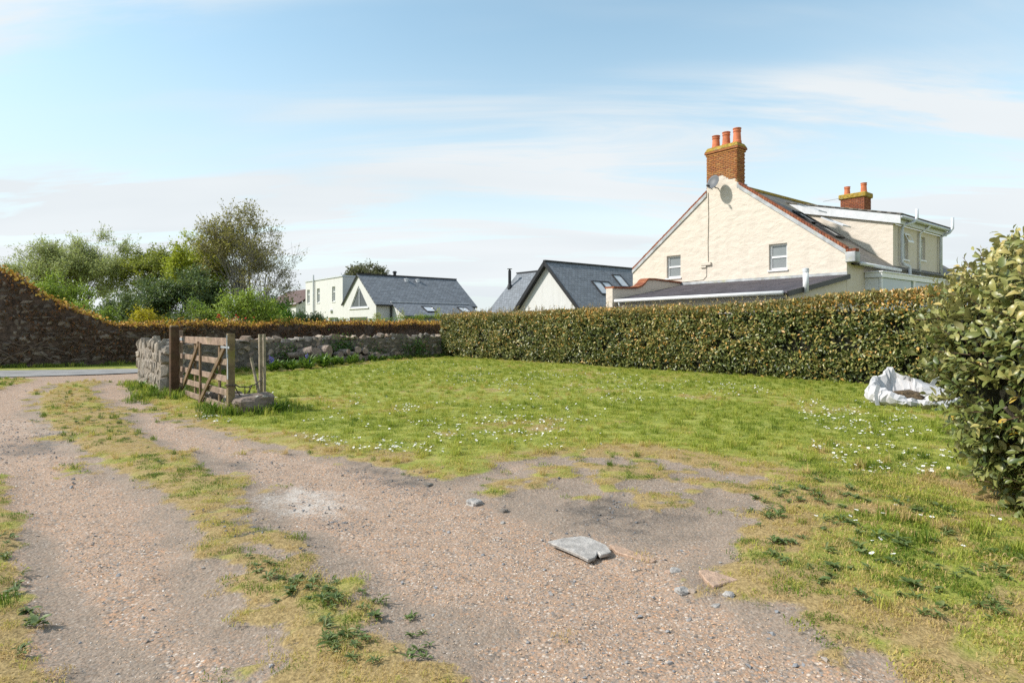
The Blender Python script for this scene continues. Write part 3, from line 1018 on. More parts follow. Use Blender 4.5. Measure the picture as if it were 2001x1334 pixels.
def cottage():
    K = Frame(11.66, 21.28)
    root = thing('cottage', 'cream rendered gabled cottage with a tall brick chimney behind the long hedge', 'house', K(4.8, 5, 0))
    n = -V2
    u = -U2                                   # t direction
    E = 4.20
    AP = 7.72
    HALF = 4.79
    W9 = 9.58
    # gable wall with two window openings
    wins = [(2.13, 3.66, 0.72, 0.99), (6.90, 3.65, 0.74, 0.98)]
    outer = [(0, 0), (W9, 0), (W9, E - 0.05), (5.62, 7.12), (5.55, 7.35), (4.86, 7.70), (4.15, 7.28), (4.05, 7.12), (0, E - 0.05)]
    holes = [[(a, b), (a + w, b), (a + w, b + h), (a, b + h)] for a, b, w, h in wins]
    MB().slab([outer] + holes, K(0, 0, 0), u, UP, V2 * 0.35).part('gable_wall', M['cream'], root)
    for a, b, w, h in wins:
        window(root, K(a, 0, b), u, n, w, h, splits=(h * 0.5,), fr=0.075, glass='glass')
    # side and rear walls
    MB().box(K(0, 0.352, 0), u * 0.3, V2 * 12.0, UP * 3.68).part('side_wall', M['cream'], root)
    MB().box(K(W9, 0.352, 0), -u * 0.3, V2 * 12.0, UP * 3.9).part('side_wall', M['cream'], root)
    MB().slab([[(0, 0), (W9, 0), (W9, 3.8), (HALF, 7.3), (0, 3.8)]], K(0, 12.36, 0), u, UP, V2 * 0.3).part('gable_wall', M['cream'], root)
    # roof slopes
    rz, slope = 7.40, 0.735
    quadR = [K(-0.22, 0.30, rz - slope * (HALF + 0.22)), K(-0.22, 12.66, rz - slope * (HALF + 0.22)), K(HALF, 12.66, rz), K(HALF, 0.30, rz)]
    quadL = [K(W9 + 0.2, 12.66, rz - slope * (HALF + 0.2)), K(W9 + 0.2, 0.30, rz - slope * (HALF + 0.2)), K(HALF, 0.30, rz), K(HALF, 12.66, rz)]
    rf = roof_part('roof', [quadR, quadL], M['old_slate'], root, 0.08)
    rb = MB()
    for k in range(26):
        a = 0.62 + k * 0.465
        rb.tube([K(HALF, a, rz - 0.03), K(HALF, a + 0.455, rz - 0.03 + random.uniform(-.006, .006))], 0.12, 8)
    rb.part('ridge_tile', M['lichen'], rf)
    # cement verge and brick coping down both slopes of the gable
    def zr(t):
        return AP - (AP - E) / HALF * abs(t - HALF)
    for t0, t1 in ((4.12, 0.02), (5.60, 9.60)):
        MB().hexa([K(t0, -0.045, zr(t0) - 0.19), K(t1, -0.045, zr(t1) - 0.19), K(t1, 0.33, zr(t1) - 0.19), K(t0, 0.33, zr(t0) - 0.19),
                   K(t0, -0.045, zr(t0) - 0.03), K(t1, -0.045, zr(t1) - 0.03), K(t1, 0.33, zr(t1) - 0.03), K(t0, 0.33, zr(t0) - 0.03)]).part('verge', M['cement'], root)
        L0 = Vector((t1 - t0, zr(t1) - zr(t0)))
        nb = int(L0.length / 0.125)
        for i in range(nb):
            f0, f1 = i / nb, (i + 0.86) / nb
            a0, a1 = t0 + (t1 - t0) * f0, t0 + (t1 - t0) * f1
            j = random.uniform(-0.008, 0.012)
            MB().hexa([K(a0, -0.03, zr(a0) - 0.028), K(a1, -0.03, zr(a1) - 0.028), K(a1, 0.24, zr(a1) - 0.028), K(a0, 0.24, zr(a0) - 0.028),
                       K(a0, -0.03, zr(a0) + 0.075 + j), K(a1, -0.03, zr(a1) + 0.075 + j), K(a1, 0.24, zr(a1) + 0.075 + j), K(a0, 0.24, zr(a0) + 0.075 + j)]).part('coping_brick', M['brick_red'], root)
    # kneeler at the foot of the near slope
    MB().box(K(-0.30, -0.05, 3.74), u * 0.34, V2 * 0.40, UP * 0.36).part('kneeler', M['cement'], root, bevel=0.02)
    for k in range(3):
        MB().box(K(-0.30 + k * 0.12, -0.035, 4.103), u * 0.108, V2 * 0.28, UP * 0.10).part('coping_brick', M['brick_red'], root)
    # main chimney
    CH = MB().box(K(4.215, 0.012, 6.9), u * 1.37, V2 * 0.576, UP * 1.78).part('chimney', M['mortar'], root)
    b0 = base_of(CH)
    def stepdown(x):
        t = 4.2 + x
        return (7.70 - abs(t - 4.86) * 0.62) - 6.96
    bricks(CH, b0, K(5.60, 0, 6.96), -u, n, 1.40, 1.66, 'brick', z_floor=lambda x: (7.70 - abs(5.60 - x - 4.86) * 0.62) - 6.96 + 0.02)
    bricks(CH, b0, K(4.20, 0.0, 7.25), V2, -u, 0.60, 1.38, 'brick')
    bricks(CH, b0, K(5.60, 0.60, 7.25), -V2, u, 0.60, 1.38, 'brick')
    MB().box(K(4.17, -0.03, 8.60), u * 1.46, V2 * 0.66, UP * 0.085).part('corbel', M['brick'], CH, bevel=0.01)
    MB().box(K(4.13, -0.07, 8.687), u * 1.54, V2 * 0.74, UP * 0.09).part('corbel', M['brick'], CH, bevel=0.01)
    MB().hexa([K(4.13, -0.07, 8.78), K(5.67, -0.07, 8.78), K(5.67, 0.67, 8.78), K(4.13, 0.67, 8.78),
               K(4.22, 0.0, 8.95), K(5.58, 0.0, 8.95), K(5.58, 0.58, 8.95), K(4.22, 0.58, 8.95)]).part('chimney_cap', M['lichen'], CH, bevel=0.02)
    for t, h in ((5.34, 0.52), (4.86, 0.56), (4.37, 0.60)):
        chimney_pot(CH, K(t, 0.29, 8.96), h, 0.16)
    MB().box(K(4.10, -0.02, 7.08), u * 0.10, V2 * 0.62, UP * 0.20).part('flashing', M['cement'], CH)
    # rear chimney
    C2 = MB().box(K(4.07, 11.76, 6.6), u * 1.16, V2 * 0.80, UP * 1.72).part('rear_chimney', M['mortar'], root)
    b1 = base_of(C2)
    bricks(C2, b1, K(5.25, 11.745, 6.92), -u, n, 1.20, 1.35, 'brick_red')
    bricks(C2, b1, K(4.055, 11.745, 6.92), V2, -u, 0.83, 1.35, 'brick_red')
    MB().box(K(3.97, 11.67, 8.26), u * 1.36, V2 * 0.98, UP * 0.26).part('chimney_cap', M['lichen'], C2, bevel=0.035)
    for t, h in ((5.05, 0.46), (4.22, 0.52)):
        chimney_pot(C2, K(t, 12.1, 8.52), h, 0.15)
    MB().tube([K(5.2, 11.72, 8.35), K(5.9, 11.2, 8.22)], 0.012, 6).part('aerial', M['galvanised'], C2)
    # raised rear half: cheek wall, front wall, shallow lead roof, white fascia
    cl = 4.09
    MB().slab([[(0, 3.55), (0, 5.60), (4.07, 6.72), (4.05, 6.55)]], K(0, cl, 0), u, UP, V2 * 0.25).part('cheek_wall', M['cream'], root)
    fw = [(5.05, 4.2, 0.60, 1.02), (6.95, 4.3, 0.62, 0.97)]
    hol = [[(a - cl - 0.255, b), (a - cl - 0.255 + w, b), (a - cl - 0.255 + w, b + h), (a - cl - 0.255, b + h)] for a, b, w, h in fw]
    MB().slab([[(0, 3.3), (5.12, 3.3), (5.12, 5.5), (0, 5.5)]] + hol, K(0, cl + 0.255, 0) - u * 0.003, V2, UP, u * 0.28).part('front_wall', M['cream'], root)
    for i, (a, b, w, h) in enumerate(fw):
        window(root, K(0, a, b), V2, -u, w, h, splits=(h * 0.62,), fr=0.07, glass='glass')
    sash = MB().slab([[(0, 0), (0.58, 0), (0.58, 0.40), (0, 0.40)], [(0.06, 0.06), (0.52, 0.06), (0.52, 0.34), (0.06, 0.34)]], K(-0.22, 5.06, 4.86), V2, (u * 0.17 + UP * 0.38).normalized(), UP * 0.03)
    sash.part('open_sash', M['white'], root)
    MB().box(K(1.3, cl + 5.10, 3.3), -u * 1.0, V2 * 0.25, UP * 2.2).part('front_wall', M['cream'], root)
    MB().hexa([K(-0.30, cl - 0.12, 5.47), K(4.30, cl - 0.12, 6.60), K(4.30, cl - 0.085, 6.60), K(-0.30, cl - 0.085, 5.47),
               K(-0.30, cl - 0.12, 5.80), K(4.30, cl - 0.12, 6.97), K(4.30, cl - 0.085, 6.97), K(-0.30, cl - 0.085, 5.80)]).part('fascia', M['fascia'], root)
    roof_part('dormer_roof', [[K(-0.36, cl - 0.16, 5.86), K(-0.36, 9.7, 5.86), K(4.5, 9.7, 7.08), K(4.5, cl - 0.16, 7.08)]], M['old_slate'], root, 0.05)
    MB().box(K(-0.20, cl - 0.08, 5.50), u * 0.16, V2 * 5.6, UP * 0.27).part('soffit', M['fascia'], root)
    MB().tube([K(-0.33, cl - 0.1, 5.73), K(-0.33, 9.6, 5.73)], 0.07, 8).part('gutter', M['grey_plastic'], root, smooth=True)
    # soil pipes on the front wall
    MB().tube([K(-0.45, 5.22, 6.15), K(-0.45, 5.22, 5.80), K(-0.38, 5.1, 5.62), K(-0.14, 4.72, 5.48), K(-0.12, 4.66, 5.30), K(-0.12, 4.66, 4.05), K(-0.16, 4.75, 3.95), K(-0.25, 5.0, 3.88), K(-0.26, 5.05, 3.78), K(-0.26, 5.05, 3.40)], 0.062, 10).part('soil_pipe', M['grey_plastic'], root, smooth=True)
    MB().tube([K(-0.45, 9.45, 6.28), K(-0.45, 9.45, 5.80), K(-0.36, 9.35, 5.62), K(-0.12, 9.1, 5.42), K(-0.12, 9.1, 3.4)], 0.062, 10).part('soil_pipe', M['grey_plastic'], root, smooth=True)
    MB().tube([K(-0.34, 7.05, 5.68), K(-0.2, 6.95, 5.52), K(-0.08, 6.7, 5.36), K(-0.08, 6.7, 3.4)], 0.045, 8).part('downpipe', M['white'], root, smooth=True)
    # eaves gutter of the near roof slope
    MB().tube([K(-0.30, 0.40, 3.70), K(-0.30, 3.95, 3.66)], 0.065, 8).part('gutter', M['white'], root, smooth=True)
    # roof windows tilted open
    def slope_pt(t, L, h=0.0):
        nn = Vector((0, 0, 1)) - (-u) * -slope
        return K(t, L, rz - slope * (HALF - t)) + (UP - u * slope).normalized() * h
    su = (u + UP * slope).normalized()
    nn = (UP - u * slope).normalized()
    for t, L, tilt in ((2.45, 2.55, 0.20), (1.55, 2.65, 0.16)):
        o = slope_pt(t, L, 0.02)
        rw = MB().slab([[(0, 0), (0.78, 0), (0.78, 1.0), (0, 1.0)], [(0.08, 0.08), (0.70, 0.08), (0.70, 0.92), (0.08, 0.92)]], o, V2, su, nn * 0.07).part('roof_window', M['black'], root)
        MB().box(o + V2 * 0.08 + su * 0.08 + nn * 0.01, V2 * 0.62, su * 0.84, nn * 0.01).part('opening', M['white'], rw)
        sd2 = (su * math.cos(tilt) - nn * math.sin(tilt)).normalized()
        n2 = (nn * math.cos(tilt) + su * math.sin(tilt)).normalized()
        top = o + su * 1.0 + nn * 0.10
        p0 = top - sd2 * 1.0 + n2 * 0.10
        sh = MB().slab([[(0, 0), (0.74, 0), (0.74, 0.95), (0, 0.95)], [(0.07, 0.07), (0.67, 0.07), (0.67, 0.88), (0.07, 0.88)]], p0 + V2 * 0.02 + nn * 0.12, V2, sd2, n2 * 0.05)
        sh.part('sash', M['grey_plastic'], rw)
        MB().box(p0 + V2 * 0.09 + nn * 0.13 + sd2 * 0.07, V2 * 0.60, sd2 * 0.81, n2 * 0.015).part('pane', M['roof_glass'], rw)
    # cable and junction box on the gable
    cb = MB().box(K(5.36, -0.085, 4.06), u * 0.46, -n * 0.082, UP * 0.13).part('junction_box', M['cream'], root, bevel=0.012)
    MB().box(K(5.60, -0.06, 3.98), u * 0.26, -n * 0.055, UP * 0.075).part('bracket', M['cream'], cb)
    MB().tube([K(5.52, -0.022, 7.10), K(5.50, -0.022, 6.0), K(5.53, -0.022, 5.0), K(5.51, -0.022, 4.19)], 0.014, 6).part('cable', M['mortar'], root)
    MB().tube([K(5.60, -0.02, 4.0), K(5.60, -0.02, 3.62), K(5.75, -0.02, 3.48), K(6.9, -0.02, 3.44)], 0.012, 6).part('cable', M['cream'], root)
    # lean-to: walls, corrugated roof, gutter, shaped end wall
    ef = -4.08
    MB().box(K(0.0, ef, 0), u * 6.85, V2 * 0.22, UP * 2.45).part('lean_to_wall', M['cream'], root)
    MB().slab([[(0.003, 0), (4.08, 0), (4.08, 2.47), (0.003, 3.22)]], K(0.006, 0, 0), -V2, UP, u * 0.25).part('lean_to_wall', M['cream'], root)
    MB().box(K(0.03, ef - 0.05, 2.38), u * 6.75, V2 * 0.046, UP * 0.16).part('fascia', M['fascia'], root)
    # corrugated sheets running down the slope
    V, F = [], []
    nc = 200
    for i in range(nc + 1):
        t = -0.08 + i * (6.93 / nc)
        zc = 0.018 * math.sin(i * 2 * math.pi / 4)
        for L, z in ((-4.28, 2.56), (-0.02, 3.30)):
            V.append(K(t, L, z + zc) - base_of(root))
            V.append(K(t, L, z + zc - 0.05) - base_of(root))
    for i in range(nc):
        a, b = 4 * i, 4 * (i + 1)
        F += [(a, a + 2, b + 2, b), (a + 1, b + 1, b + 3, a + 3), (a, b, b + 1, a + 1), (a + 2, a + 3, b + 3, b + 2)]
    F += [(0, 1, 3, 2), (4 * nc, 4 * nc + 2, 4 * nc + 3, 4 * nc + 1)]
    link('lean_to_roof', pmesh('lean_to_roof', V, F, M['corrugated']), root)
    MB().beam(K(-0.10, -4.28, 2.50), K(-0.10, 0.0, 3.24), 0.05, 0.16, u).part('barge_board', M['black'], root)
    MB().box(K(-0.02, -0.03, 3.31), u * 7.0, V2 * 0.028, UP * 0.10).part('flashing', M['cement'], root)
    MB().tube([K(0.02, -4.36, 2.53), K(6.78, -4.36, 2.50)], 0.07, 10).part('gutter', M['white'], root, smooth=True)
    MB().tube([K(6.6, -4.36, 2.48), K(6.6, -4.30, 2.30), K(6.6, -4.16, 2.15), K(6.6, -4.13, 0.2)], 0.035, 8).part('downpipe', M['white'], root, smooth=True)
    MB().tube([K(-0.14, -3.25, 2.55), K(-0.14, -3.25, 3.22)], 0.085, 12).part('flue_pipe', M['white'], root, smooth=True)
    MB().lathe(K(-0.14, -3.25, 3.20), [(0.095, 0), (0.095, 0.12), (0.07, 0.13)], 12).part('flue_cap', M['fascia'], root)
    prof = [(-4.40, 3.0), (-3.35, 3.02), (-2.95, 3.05), (-2.68, 3.12), (-2.48, 3.24), (-2.36, 3.36), (-2.22, 3.43), (-1.8, 3.44), (-0.01, 3.38)]
    MB().slab([[(-4.40, 0)] + prof + [(-0.01, 0)]], K(6.88, 0, 0), V2, UP, u * 0.34).part('end_wall', M['cream'], root)
    for a, b in zip(prof, prof[1:]):
        seg = max(1, int(math.hypot(b[0] - a[0], b[1] - a[1]) / 0.23))
        for k in range(seg):
            p0 = (a[0] + (b[0] - a[0]) * k / seg, a[1] + (b[1] - a[1]) * k / seg + 0.002)
            p1 = (a[0] + (b[0] - a[0]) * (k + 0.95) / seg, a[1] + (b[1] - a[1]) * (k + 0.95) / seg + 0.002)
            MB().hexa([K(6.82, p0[0], p0[1]), K(7.28, p0[0], p0[1]), K(7.28, p1[0], p1[1]), K(6.82, p1[0], p1[1]),
                       K(6.82, p0[0], p0[1] + 0.07), K(7.28, p0[0], p0[1] + 0.07), K(7.28, p1[0], p1[1] + 0.07), K(6.82, p1[0], p1[1] + 0.07)]).part('coping_tile', M['brick_red'], root)
    # glazed porch along the side wall
    cons = MB()
    for L in (1.50, 4.55, 7.6):
        cons.box(K(-0.55, L, 0), u * 0.10, V2 * (0.22 if L > 2 else 0.10), UP * 3.26)
    cons.box(K(-0.55, 1.50, 0), u * 0.10, V2 * 6.3, UP * 0.7)
    gf = cons.part('porch_frame', M['white'], root)
    MB().box(K(-0.60, 1.42, 3.262), u * 0.58, V2 * 6.5, UP * 0.17).part('porch_fascia', M['white'], root)
    MB().box(K(-0.64, 1.38, 3.434), u * 0.62, V2 * 6.6, UP * 0.05).part('porch_gutter', M['white'], root, bevel=0.01)
    for L0, L1 in ((1.60, 4.55), (4.77, 7.6)):
        MB().box(K(-0.51, L0, 0.7), u * 0.012, V2 * (L1 - L0), UP * 2.56).part('pane', M['glass_pale'], gf)
    MB().box(K(-0.50, 1.50, 0), u * 0.498, V2 * 0.09, UP * 3.25).part('porch_side', M['white'], root)
    # satellite dish beside the chimney: a thing of its own
    dish = thing('satellite_dish', 'dark grey satellite dish bolted to the gable under the brick chimney', 'satellite dish', K(5.05, -0.02, 7.22))
    c0 = K(4.98, -0.42, 7.36)
    axis_d = (n * 0.92 + u * 0.02 + UP * 0.36).normalized()
    ex = UP.cross(axis_d).normalized()
    ey = axis_d.cross(ex)
    V, F = [], []
    rings, seg = 6, 28
    for sgn in (0, 1):
        for i in range(rings + 1):
            r_ = i / rings
            for k in range(seg):
                a = 2 * math.pi * k / seg
                V.append(c0 + ex * (0.27 * r_ * math.cos(a)) + ey * (0.31 * r_ * math.sin(a)) + axis_d * (0.075 * r_ * r_ - 0.012 * sgn) - base_of(dish))
    m_ = (rings + 1) * seg
    for i in range(rings):
        for k in range(seg):
            k2 = (k + 1) % seg
            q = (i * seg + k, i * seg + k2, (i + 1) * seg + k2, (i + 1) * seg + k)
            F.append(q)
            F.append(tuple(m_ + j for j in reversed(q)))
    for k in range(seg):
        k2 = (k + 1) % seg
        F.append((rings * seg + k, rings * seg + k2, m_ + rings * seg + k2, m_ + rings * seg + k))
    link('reflector', pmesh('reflector', V, F, M['dish'], True), dish)
    MB().tube([K(5.05, 0.0, 7.20), K(5.05, -0.22, 7.20), c0 - axis_d * 0.03], 0.022, 8).part('bracket', M['black'], dish)
    tip = c0 - ey * 0.34 + axis_d * 0.36
    MB().tube([c0 - ey * 0.30 - axis_d * 0.02, tip], 0.014, 6).part('arm', M['black'], dish)
    MB().tube([tip - axis_d * -0.02, tip - axis_d * 0.12 + ey * 0.05], [0.035, 0.045], 10).part('receiver', M['black'], dish)


M['dish'] = simple('dish_paint', (0.105, 0.11, 0.12), 0.55, var=0.1, bumps=0.05)
cottage()


def verge_strip(name, parent, a, b, w, h, side, mat):
    return MB().beam(a, b, w, h, side).part(name, M[mat], parent)


def slate_house():
    """white house with a flat-roofed block and a gabled slate wing"""
    K = Frame(-12.56, 50.0)                       # t = 0 under the apex
    n, u = -V2, -U2
    root = thing('slate_house', 'white house with flat-roofed block, slate wing and triangular gable window', 'house', K(3, 4, 0))
    hw, E, A = 3.2, 3.30, 5.72
    tri = [(-1.75, 3.06), (1.65, 3.06), (0.0, 4.85)]
    # gable wall: t positive is towards the flat block
    outer = [(-hw, 0), (hw, 0), (hw, E), (0, A), (-hw, E)]
    door = [(-1.7, 0.15), (1.7, 0.15), (1.7, 2.28), (-1.7, 2.28)]
    MB().slab([outer, tri, door], K(0, 0, 0), u, UP, V2 * 0.3).part('gable_wall', M['white_render'], root)
    tw = MB().slab([tri, [(-1.60, 3.14), (-0.04, 3.14), (-0.04, 4.70)], [(0.04, 3.14), (1.48, 3.14), (0.04, 4.70)]], K(0, 0.05, 0), u, UP, V2 * 0.08).part('triangular_window', M['grey_plastic'], root)
    for q in ([(-1.62, 3.12), (-0.03, 3.12), (-0.03, 4.74)], [(0.03, 3.12), (1.5, 3.12), (0.03, 4.74)]):
        MB().slab([q], K(0, 0.09, 0), u, UP, V2 * 0.012).part('pane', M['glass_dark'], tw)
    MB().box(K(-1.95, -0.09, 2.95), u * 3.75, V2 * 0.2, UP * 0.10).part('sill', M['white'], tw)
    window(root, K(-1.7, 0, 0.15), u, n, 3.4, 2.13, vsplits=(1.7,), fr=0.07, glass='glass_dark', frame='grey_plastic', sill=False, name='glazed_door')
    LEN = 9.1
    MB().box(K(-hw, 0.302, 0), u * 0.3, V2 * (LEN - 0.3), UP * E).part('side_wall', M['white_render'], root)
    MB().slab([[(-hw, 0), (hw, 0), (hw, E), (0, A), (-hw, E)]], K(0, LEN, 0), u, UP, V2 * 0.3).part('gable_wall', M['white_render'], root)
    sl = (A - E) / hw
    ov = 0.22
    rf = roof_part('roof', [[K(-hw - ov, -0.12, E - sl * ov + 0.08), K(-hw - ov, LEN + 0.4, E - sl * ov + 0.08), K(0, LEN + 0.4, A + 0.08), K(0, -0.12, A + 0.08)],
                            [K(hw, LEN + 0.4, E + 0.08), K(hw, -0.12, E + 0.08), K(0, -0.12, A + 0.08), K(0, LEN + 0.4, A + 0.08)]], M['slate'], root, 0.1)
    MB().beam(K(0, -0.14, A + 0.09), K(0, LEN + 0.42, A + 0.09), 0.22, 0.12, U2).part('ridge', M['black'], rf)
    MB().beam(K(hw, -0.135, E + 0.03), K(0.0, -0.135, A + 0.05), 0.03, 0.10, V2).part('verge', M['black'], rf)
    MB().beam(K(-hw - ov - 0.05, -0.1, E - sl * ov + 0.03), K(-hw - ov - 0.05, LEN + 0.3, E - sl * ov + 0.03), 0.12, 0.12, U2).part('gutter', M['black'], root)
    for L in (4.1, 5.2):
        o = K(-0.55, L, A - sl * 0.55 + 0.10)
        MB().lathe(o, [(0.16, -0.1), (0.16, 0.10), (0.20, 0.11), (0.20, 0.17), (0.05, 0.2)], 10).part('roof_vent', M['fascia'], rf)
    MB().lathe(K(0.6, 3.6, A - 0.6), [(0.13, 0), (0.13, 1.0), (0.20, 1.02), (0.20, 1.08), (0.10, 1.16)], 12).part('flue', M['black'], rf)
    MB().tube([K(-hw - 0.12, 1.22, E - 0.1), K(-hw - 0.12, 1.22, 0)], 0.06, 8).part('downpipe', M['black'], root)
    # lean-to against the side of the wing
    q = -hw - 2.07
    MB().slab([[(-hw, 0), (-hw, 3.30), (q, 2.36), (q, 0)]], K(0, 1.34, 0), u, UP, V2 * 0.25).part('lean_to_wall', M['white_render'], root)
    MB().box(K(q, 1.592, 0), u * 0.25, V2 * 7.0, UP * 2.36).part('lean_to_wall', M['white_render'], root)
    lr = roof_part('lean_to_roof', [[K(q - 0.2, 1.25, 2.33), K(q - 0.2, 8.7, 2.33), K(-hw, 8.7, 3.42), K(-hw, 1.25, 3.42)]], M['slate'], root, 0.08)
    MB().box(K(-hw - 0.02, 1.22, 3.42), -u * 0.10, V2 * 7.5, UP * 0.07).part('flashing', M['fascia'], lr)
    MB().beam(K(q - 0.24, 1.2, 2.27), K(q - 0.24, 8.7, 2.27), 0.11, 0.11, U2).part('gutter', M['black'], root)
    s2 = (3.42 - 2.33) / 2.27
    nn = (UP - u * s2).normalized()
    su = (u + UP * s2).normalized()
    for L in (3.6, 7.0):
        o = K(q + 0.45, L, 2.33 + s2 * 0.65) + nn * 0.01
        rw = MB().slab([[(0, 0), (0.95, 0), (0.95, 1.05), (0, 1.05)], [(0.08, 0.08), (0.87, 0.08), (0.87, 0.97), (0.08, 0.97)]], o, V2, su, nn * 0.07).part('roof_window', M['black'], root)
        MB().box(o + V2 * 0.08 + su * 0.08, V2 * 0.79, su * 0.89, nn * 0.03).part('pane', M['roof_glass'], rw)
    # flat-roofed block
    FW, FH, FD = 8.85, 5.80, 6.5
    wins = [(1.6, 3.70, 0.72, 1.34), (5.2, 3.72, 0.72, 1.32), (7.75, 3.72, 0.72, 1.32)]
    hol = [[(a, b), (a + w, b), (a + w, b + h), (a, b + h)] for a, b, w, h in wins]
    hol.append([(0.95, 0.15), (2.95, 0.15), (2.95, 2.30), (0.95, 2.30)])
    MB().slab([[(0, 0), (FW, 0), (FW, FH), (0, FH)]] + hol, K(hw + 0.003, 0, 0), u, UP, V2 * 0.3).part('block_wall', M['white_render'], root)
    MB().box(K(hw + 0.006, 0.303, 0), u * 0.3, V2 * FD, UP * FH).part('block_wall', M['white_render'], root)
    MB().box(K(hw + FW, 0.303, 0), -u * 0.3, V2 * FD, UP * FH).part('block_wall', M['white_render'], root)
    MB().box(K(hw - 0.05, -0.07, FH + 0.002), u * (FW + 0.12), V2 * (FD + 0.4), UP * 0.12).part('flat_roof', M['grey_plastic'], root)
    for a, b, w, h in wins:
        window(root, K(hw + a, 0, b), u, n, w, h, splits=(h * 0.66,), fr=0.09, glass='glass', sill=True)
    window(root, K(hw + 0.95, 0, 0.15), u, n, 2.0, 2.15, vsplits=(1.0,), fr=0.07, glass='glass_dark', frame='grey_plastic', sill=False, name='glazed_door')
    MB().tube([K(hw + 6.5, -0.12, 0), K(hw + 6.5, -0.12, 6.35)], 0.08, 8).part('soil_pipe', M['fascia'], root)
    MB().box(K(hw + 2.2, -0.2, 2.85), u * 0.5, V2 * 0.195, UP * 0.14).part('security_lamp', M['fascia'], root)
    MB().tube([K(hw + 5, 2, FH + 0.1), K(hw + 5, 2, FH + 0.75), K(hw + 5.2, 2, FH + 0.78)], 0.03, 6).part('roof_vent', M['cement'], root)
    for t in (-2.5, 2.6, 4.0 + 0.0):
        MB().box(K(t, -0.16, 1.85), u * 0.12, V2 * 0.155, UP * 0.28).part('wall_lamp', M['black'], root)


slate_house()


def far_gable():
    """dark slate roofed house seen over the hedge"""
    K = Frame(2.64, 45.0)
    n, u = -V2, -U2
    root = thing('gabled_house', 'white gable house with dark verge boards and roof windows seen over the hedge', 'house', K(0, 4, 0))
    hw, A, sl = 4.0, 6.2, 0.985
    E = A - hw * sl
    MB().slab([[(-hw, 0), (hw, 0), (hw, E), (0, A), (-hw, E)]], K(0, 0, 0), u, UP, V2 * 0.3).part('gable_wall', M['white_render'], root)
    for s in (-1, 1):
        MB().box(K(s * hw, 0.303, 0), -u * 0.3 * s, V2 * 13, UP * E).part('side_wall', M['white_render'], root)
    LEN, ov, f = 13.5, 0.3, 0.35
    rf = roof_part('roof', [[K(-hw - ov, -f, E - sl * ov + 0.1), K(-hw - ov, LEN, E - sl * ov + 0.1), K(0, LEN, A + 0.1), K(0, -f, A + 0.1)],
                            [K(hw + ov, LEN, E - sl * ov + 0.1), K(hw + ov, -f, E - sl * ov + 0.1), K(0, -f, A + 0.1), K(0, LEN, A + 0.1)]], M['slate'], root, 0.1)
    for s in (-1, 1):
        MB().beam(K(s * (hw + ov), -f - 0.02, E - sl * ov - 0.02), K(0, -f - 0.02, A - 0.02), 0.05, 0.26, V2).part('barge_board', M['black'], rf)
        MB().slab([[(s * (hw + ov), E - sl * ov - 0.12), (0, A - 0.12), (0, A - 0.14), (s * (hw + ov), E - sl * ov - 0.14)]], K(0, -f, 0), u, UP, V2 * f).part('soffit', M['black'], rf)
    MB().beam(K(0, -f - 0.02, A + 0.12), K(0, LEN, A + 0.12), 0.24, 0.12, U2).part('ridge', M['black'], rf)
    nn = (UP - u * sl).normalized()
    su = (u + UP * sl).normalized()
    for L, t, w in ((3.05, -2.05, 0.95), (4.02, -2.05, 0.95), (6.05, -1.35, 1.0)):
        o = K(t - 0.45, L, A + 0.1 + sl * (t - 0.45)) + nn * 0.005
        rw = MB().slab([[(0, 0), (w, 0), (w, 1.5), (0, 1.5)], [(0.07, 0.09), (w - 0.07, 0.09), (w - 0.07, 1.42), (0.07, 1.42)]], o, V2, su, nn * 0.09).part('roof_window', M['black'], root)
        MB().box(o + V2 * 0.07 + su * 0.09, V2 * (w - 0.14), su * 1.33, nn * 0.04).part('pane', M['roof_glass'], rw)
    # cross wing behind, ridge along the gable direction
    Lr, zr, m = 4.0, 6.2, 3.6
    wing = roof_part('wing_roof', [[K(8.5, Lr - m, zr - m * 1.05), K(1.2, Lr - m, zr - m * 1.05), K(1.2, Lr, zr), K(8.5, Lr, zr)],
                                   [K(1.2, Lr + m, zr - m * 1.05), K(8.5, Lr + m, zr - m * 1.05), K(8.5, Lr, zr), K(1.2, Lr, zr)]], M['slate'], root, 0.1)
    MB().slab([[(Lr - m + 0.3, 0), (Lr + m - 0.3, 0), (Lr + m - 0.3, zr - m * 1.05 + 0.1), (Lr, zr - 0.25), (Lr - m + 0.3, zr - m * 1.05 + 0.1)]], K(8.3, 0, 0), V2, UP, -u * 0.3).part('gable_wall', M['white_render'], root)
    MB().box(K(8.3, Lr - m + 0.3, 0), -u * 7, V2 * 0.3, UP * 2.4).part('side_wall', M['white_render'], root)
    MB().beam(K(8.55, Lr, zr + 0.03), K(2.5, Lr, zr + 0.03), 0.2, 0.1, V2).part('ridge', M['black'], wing)
    MB().lathe(K(7.95, Lr - 1.3, zr - 1.3), [(0.26, -0.1), (0.16, 0.25), (0.13, 0.3), (0.13, 1.45), (0.08, 1.46), (0.08, 1.55), (0.22, 1.56), (0.22, 1.60)], 12).part('flue', M['black'], wing)


far_gable()


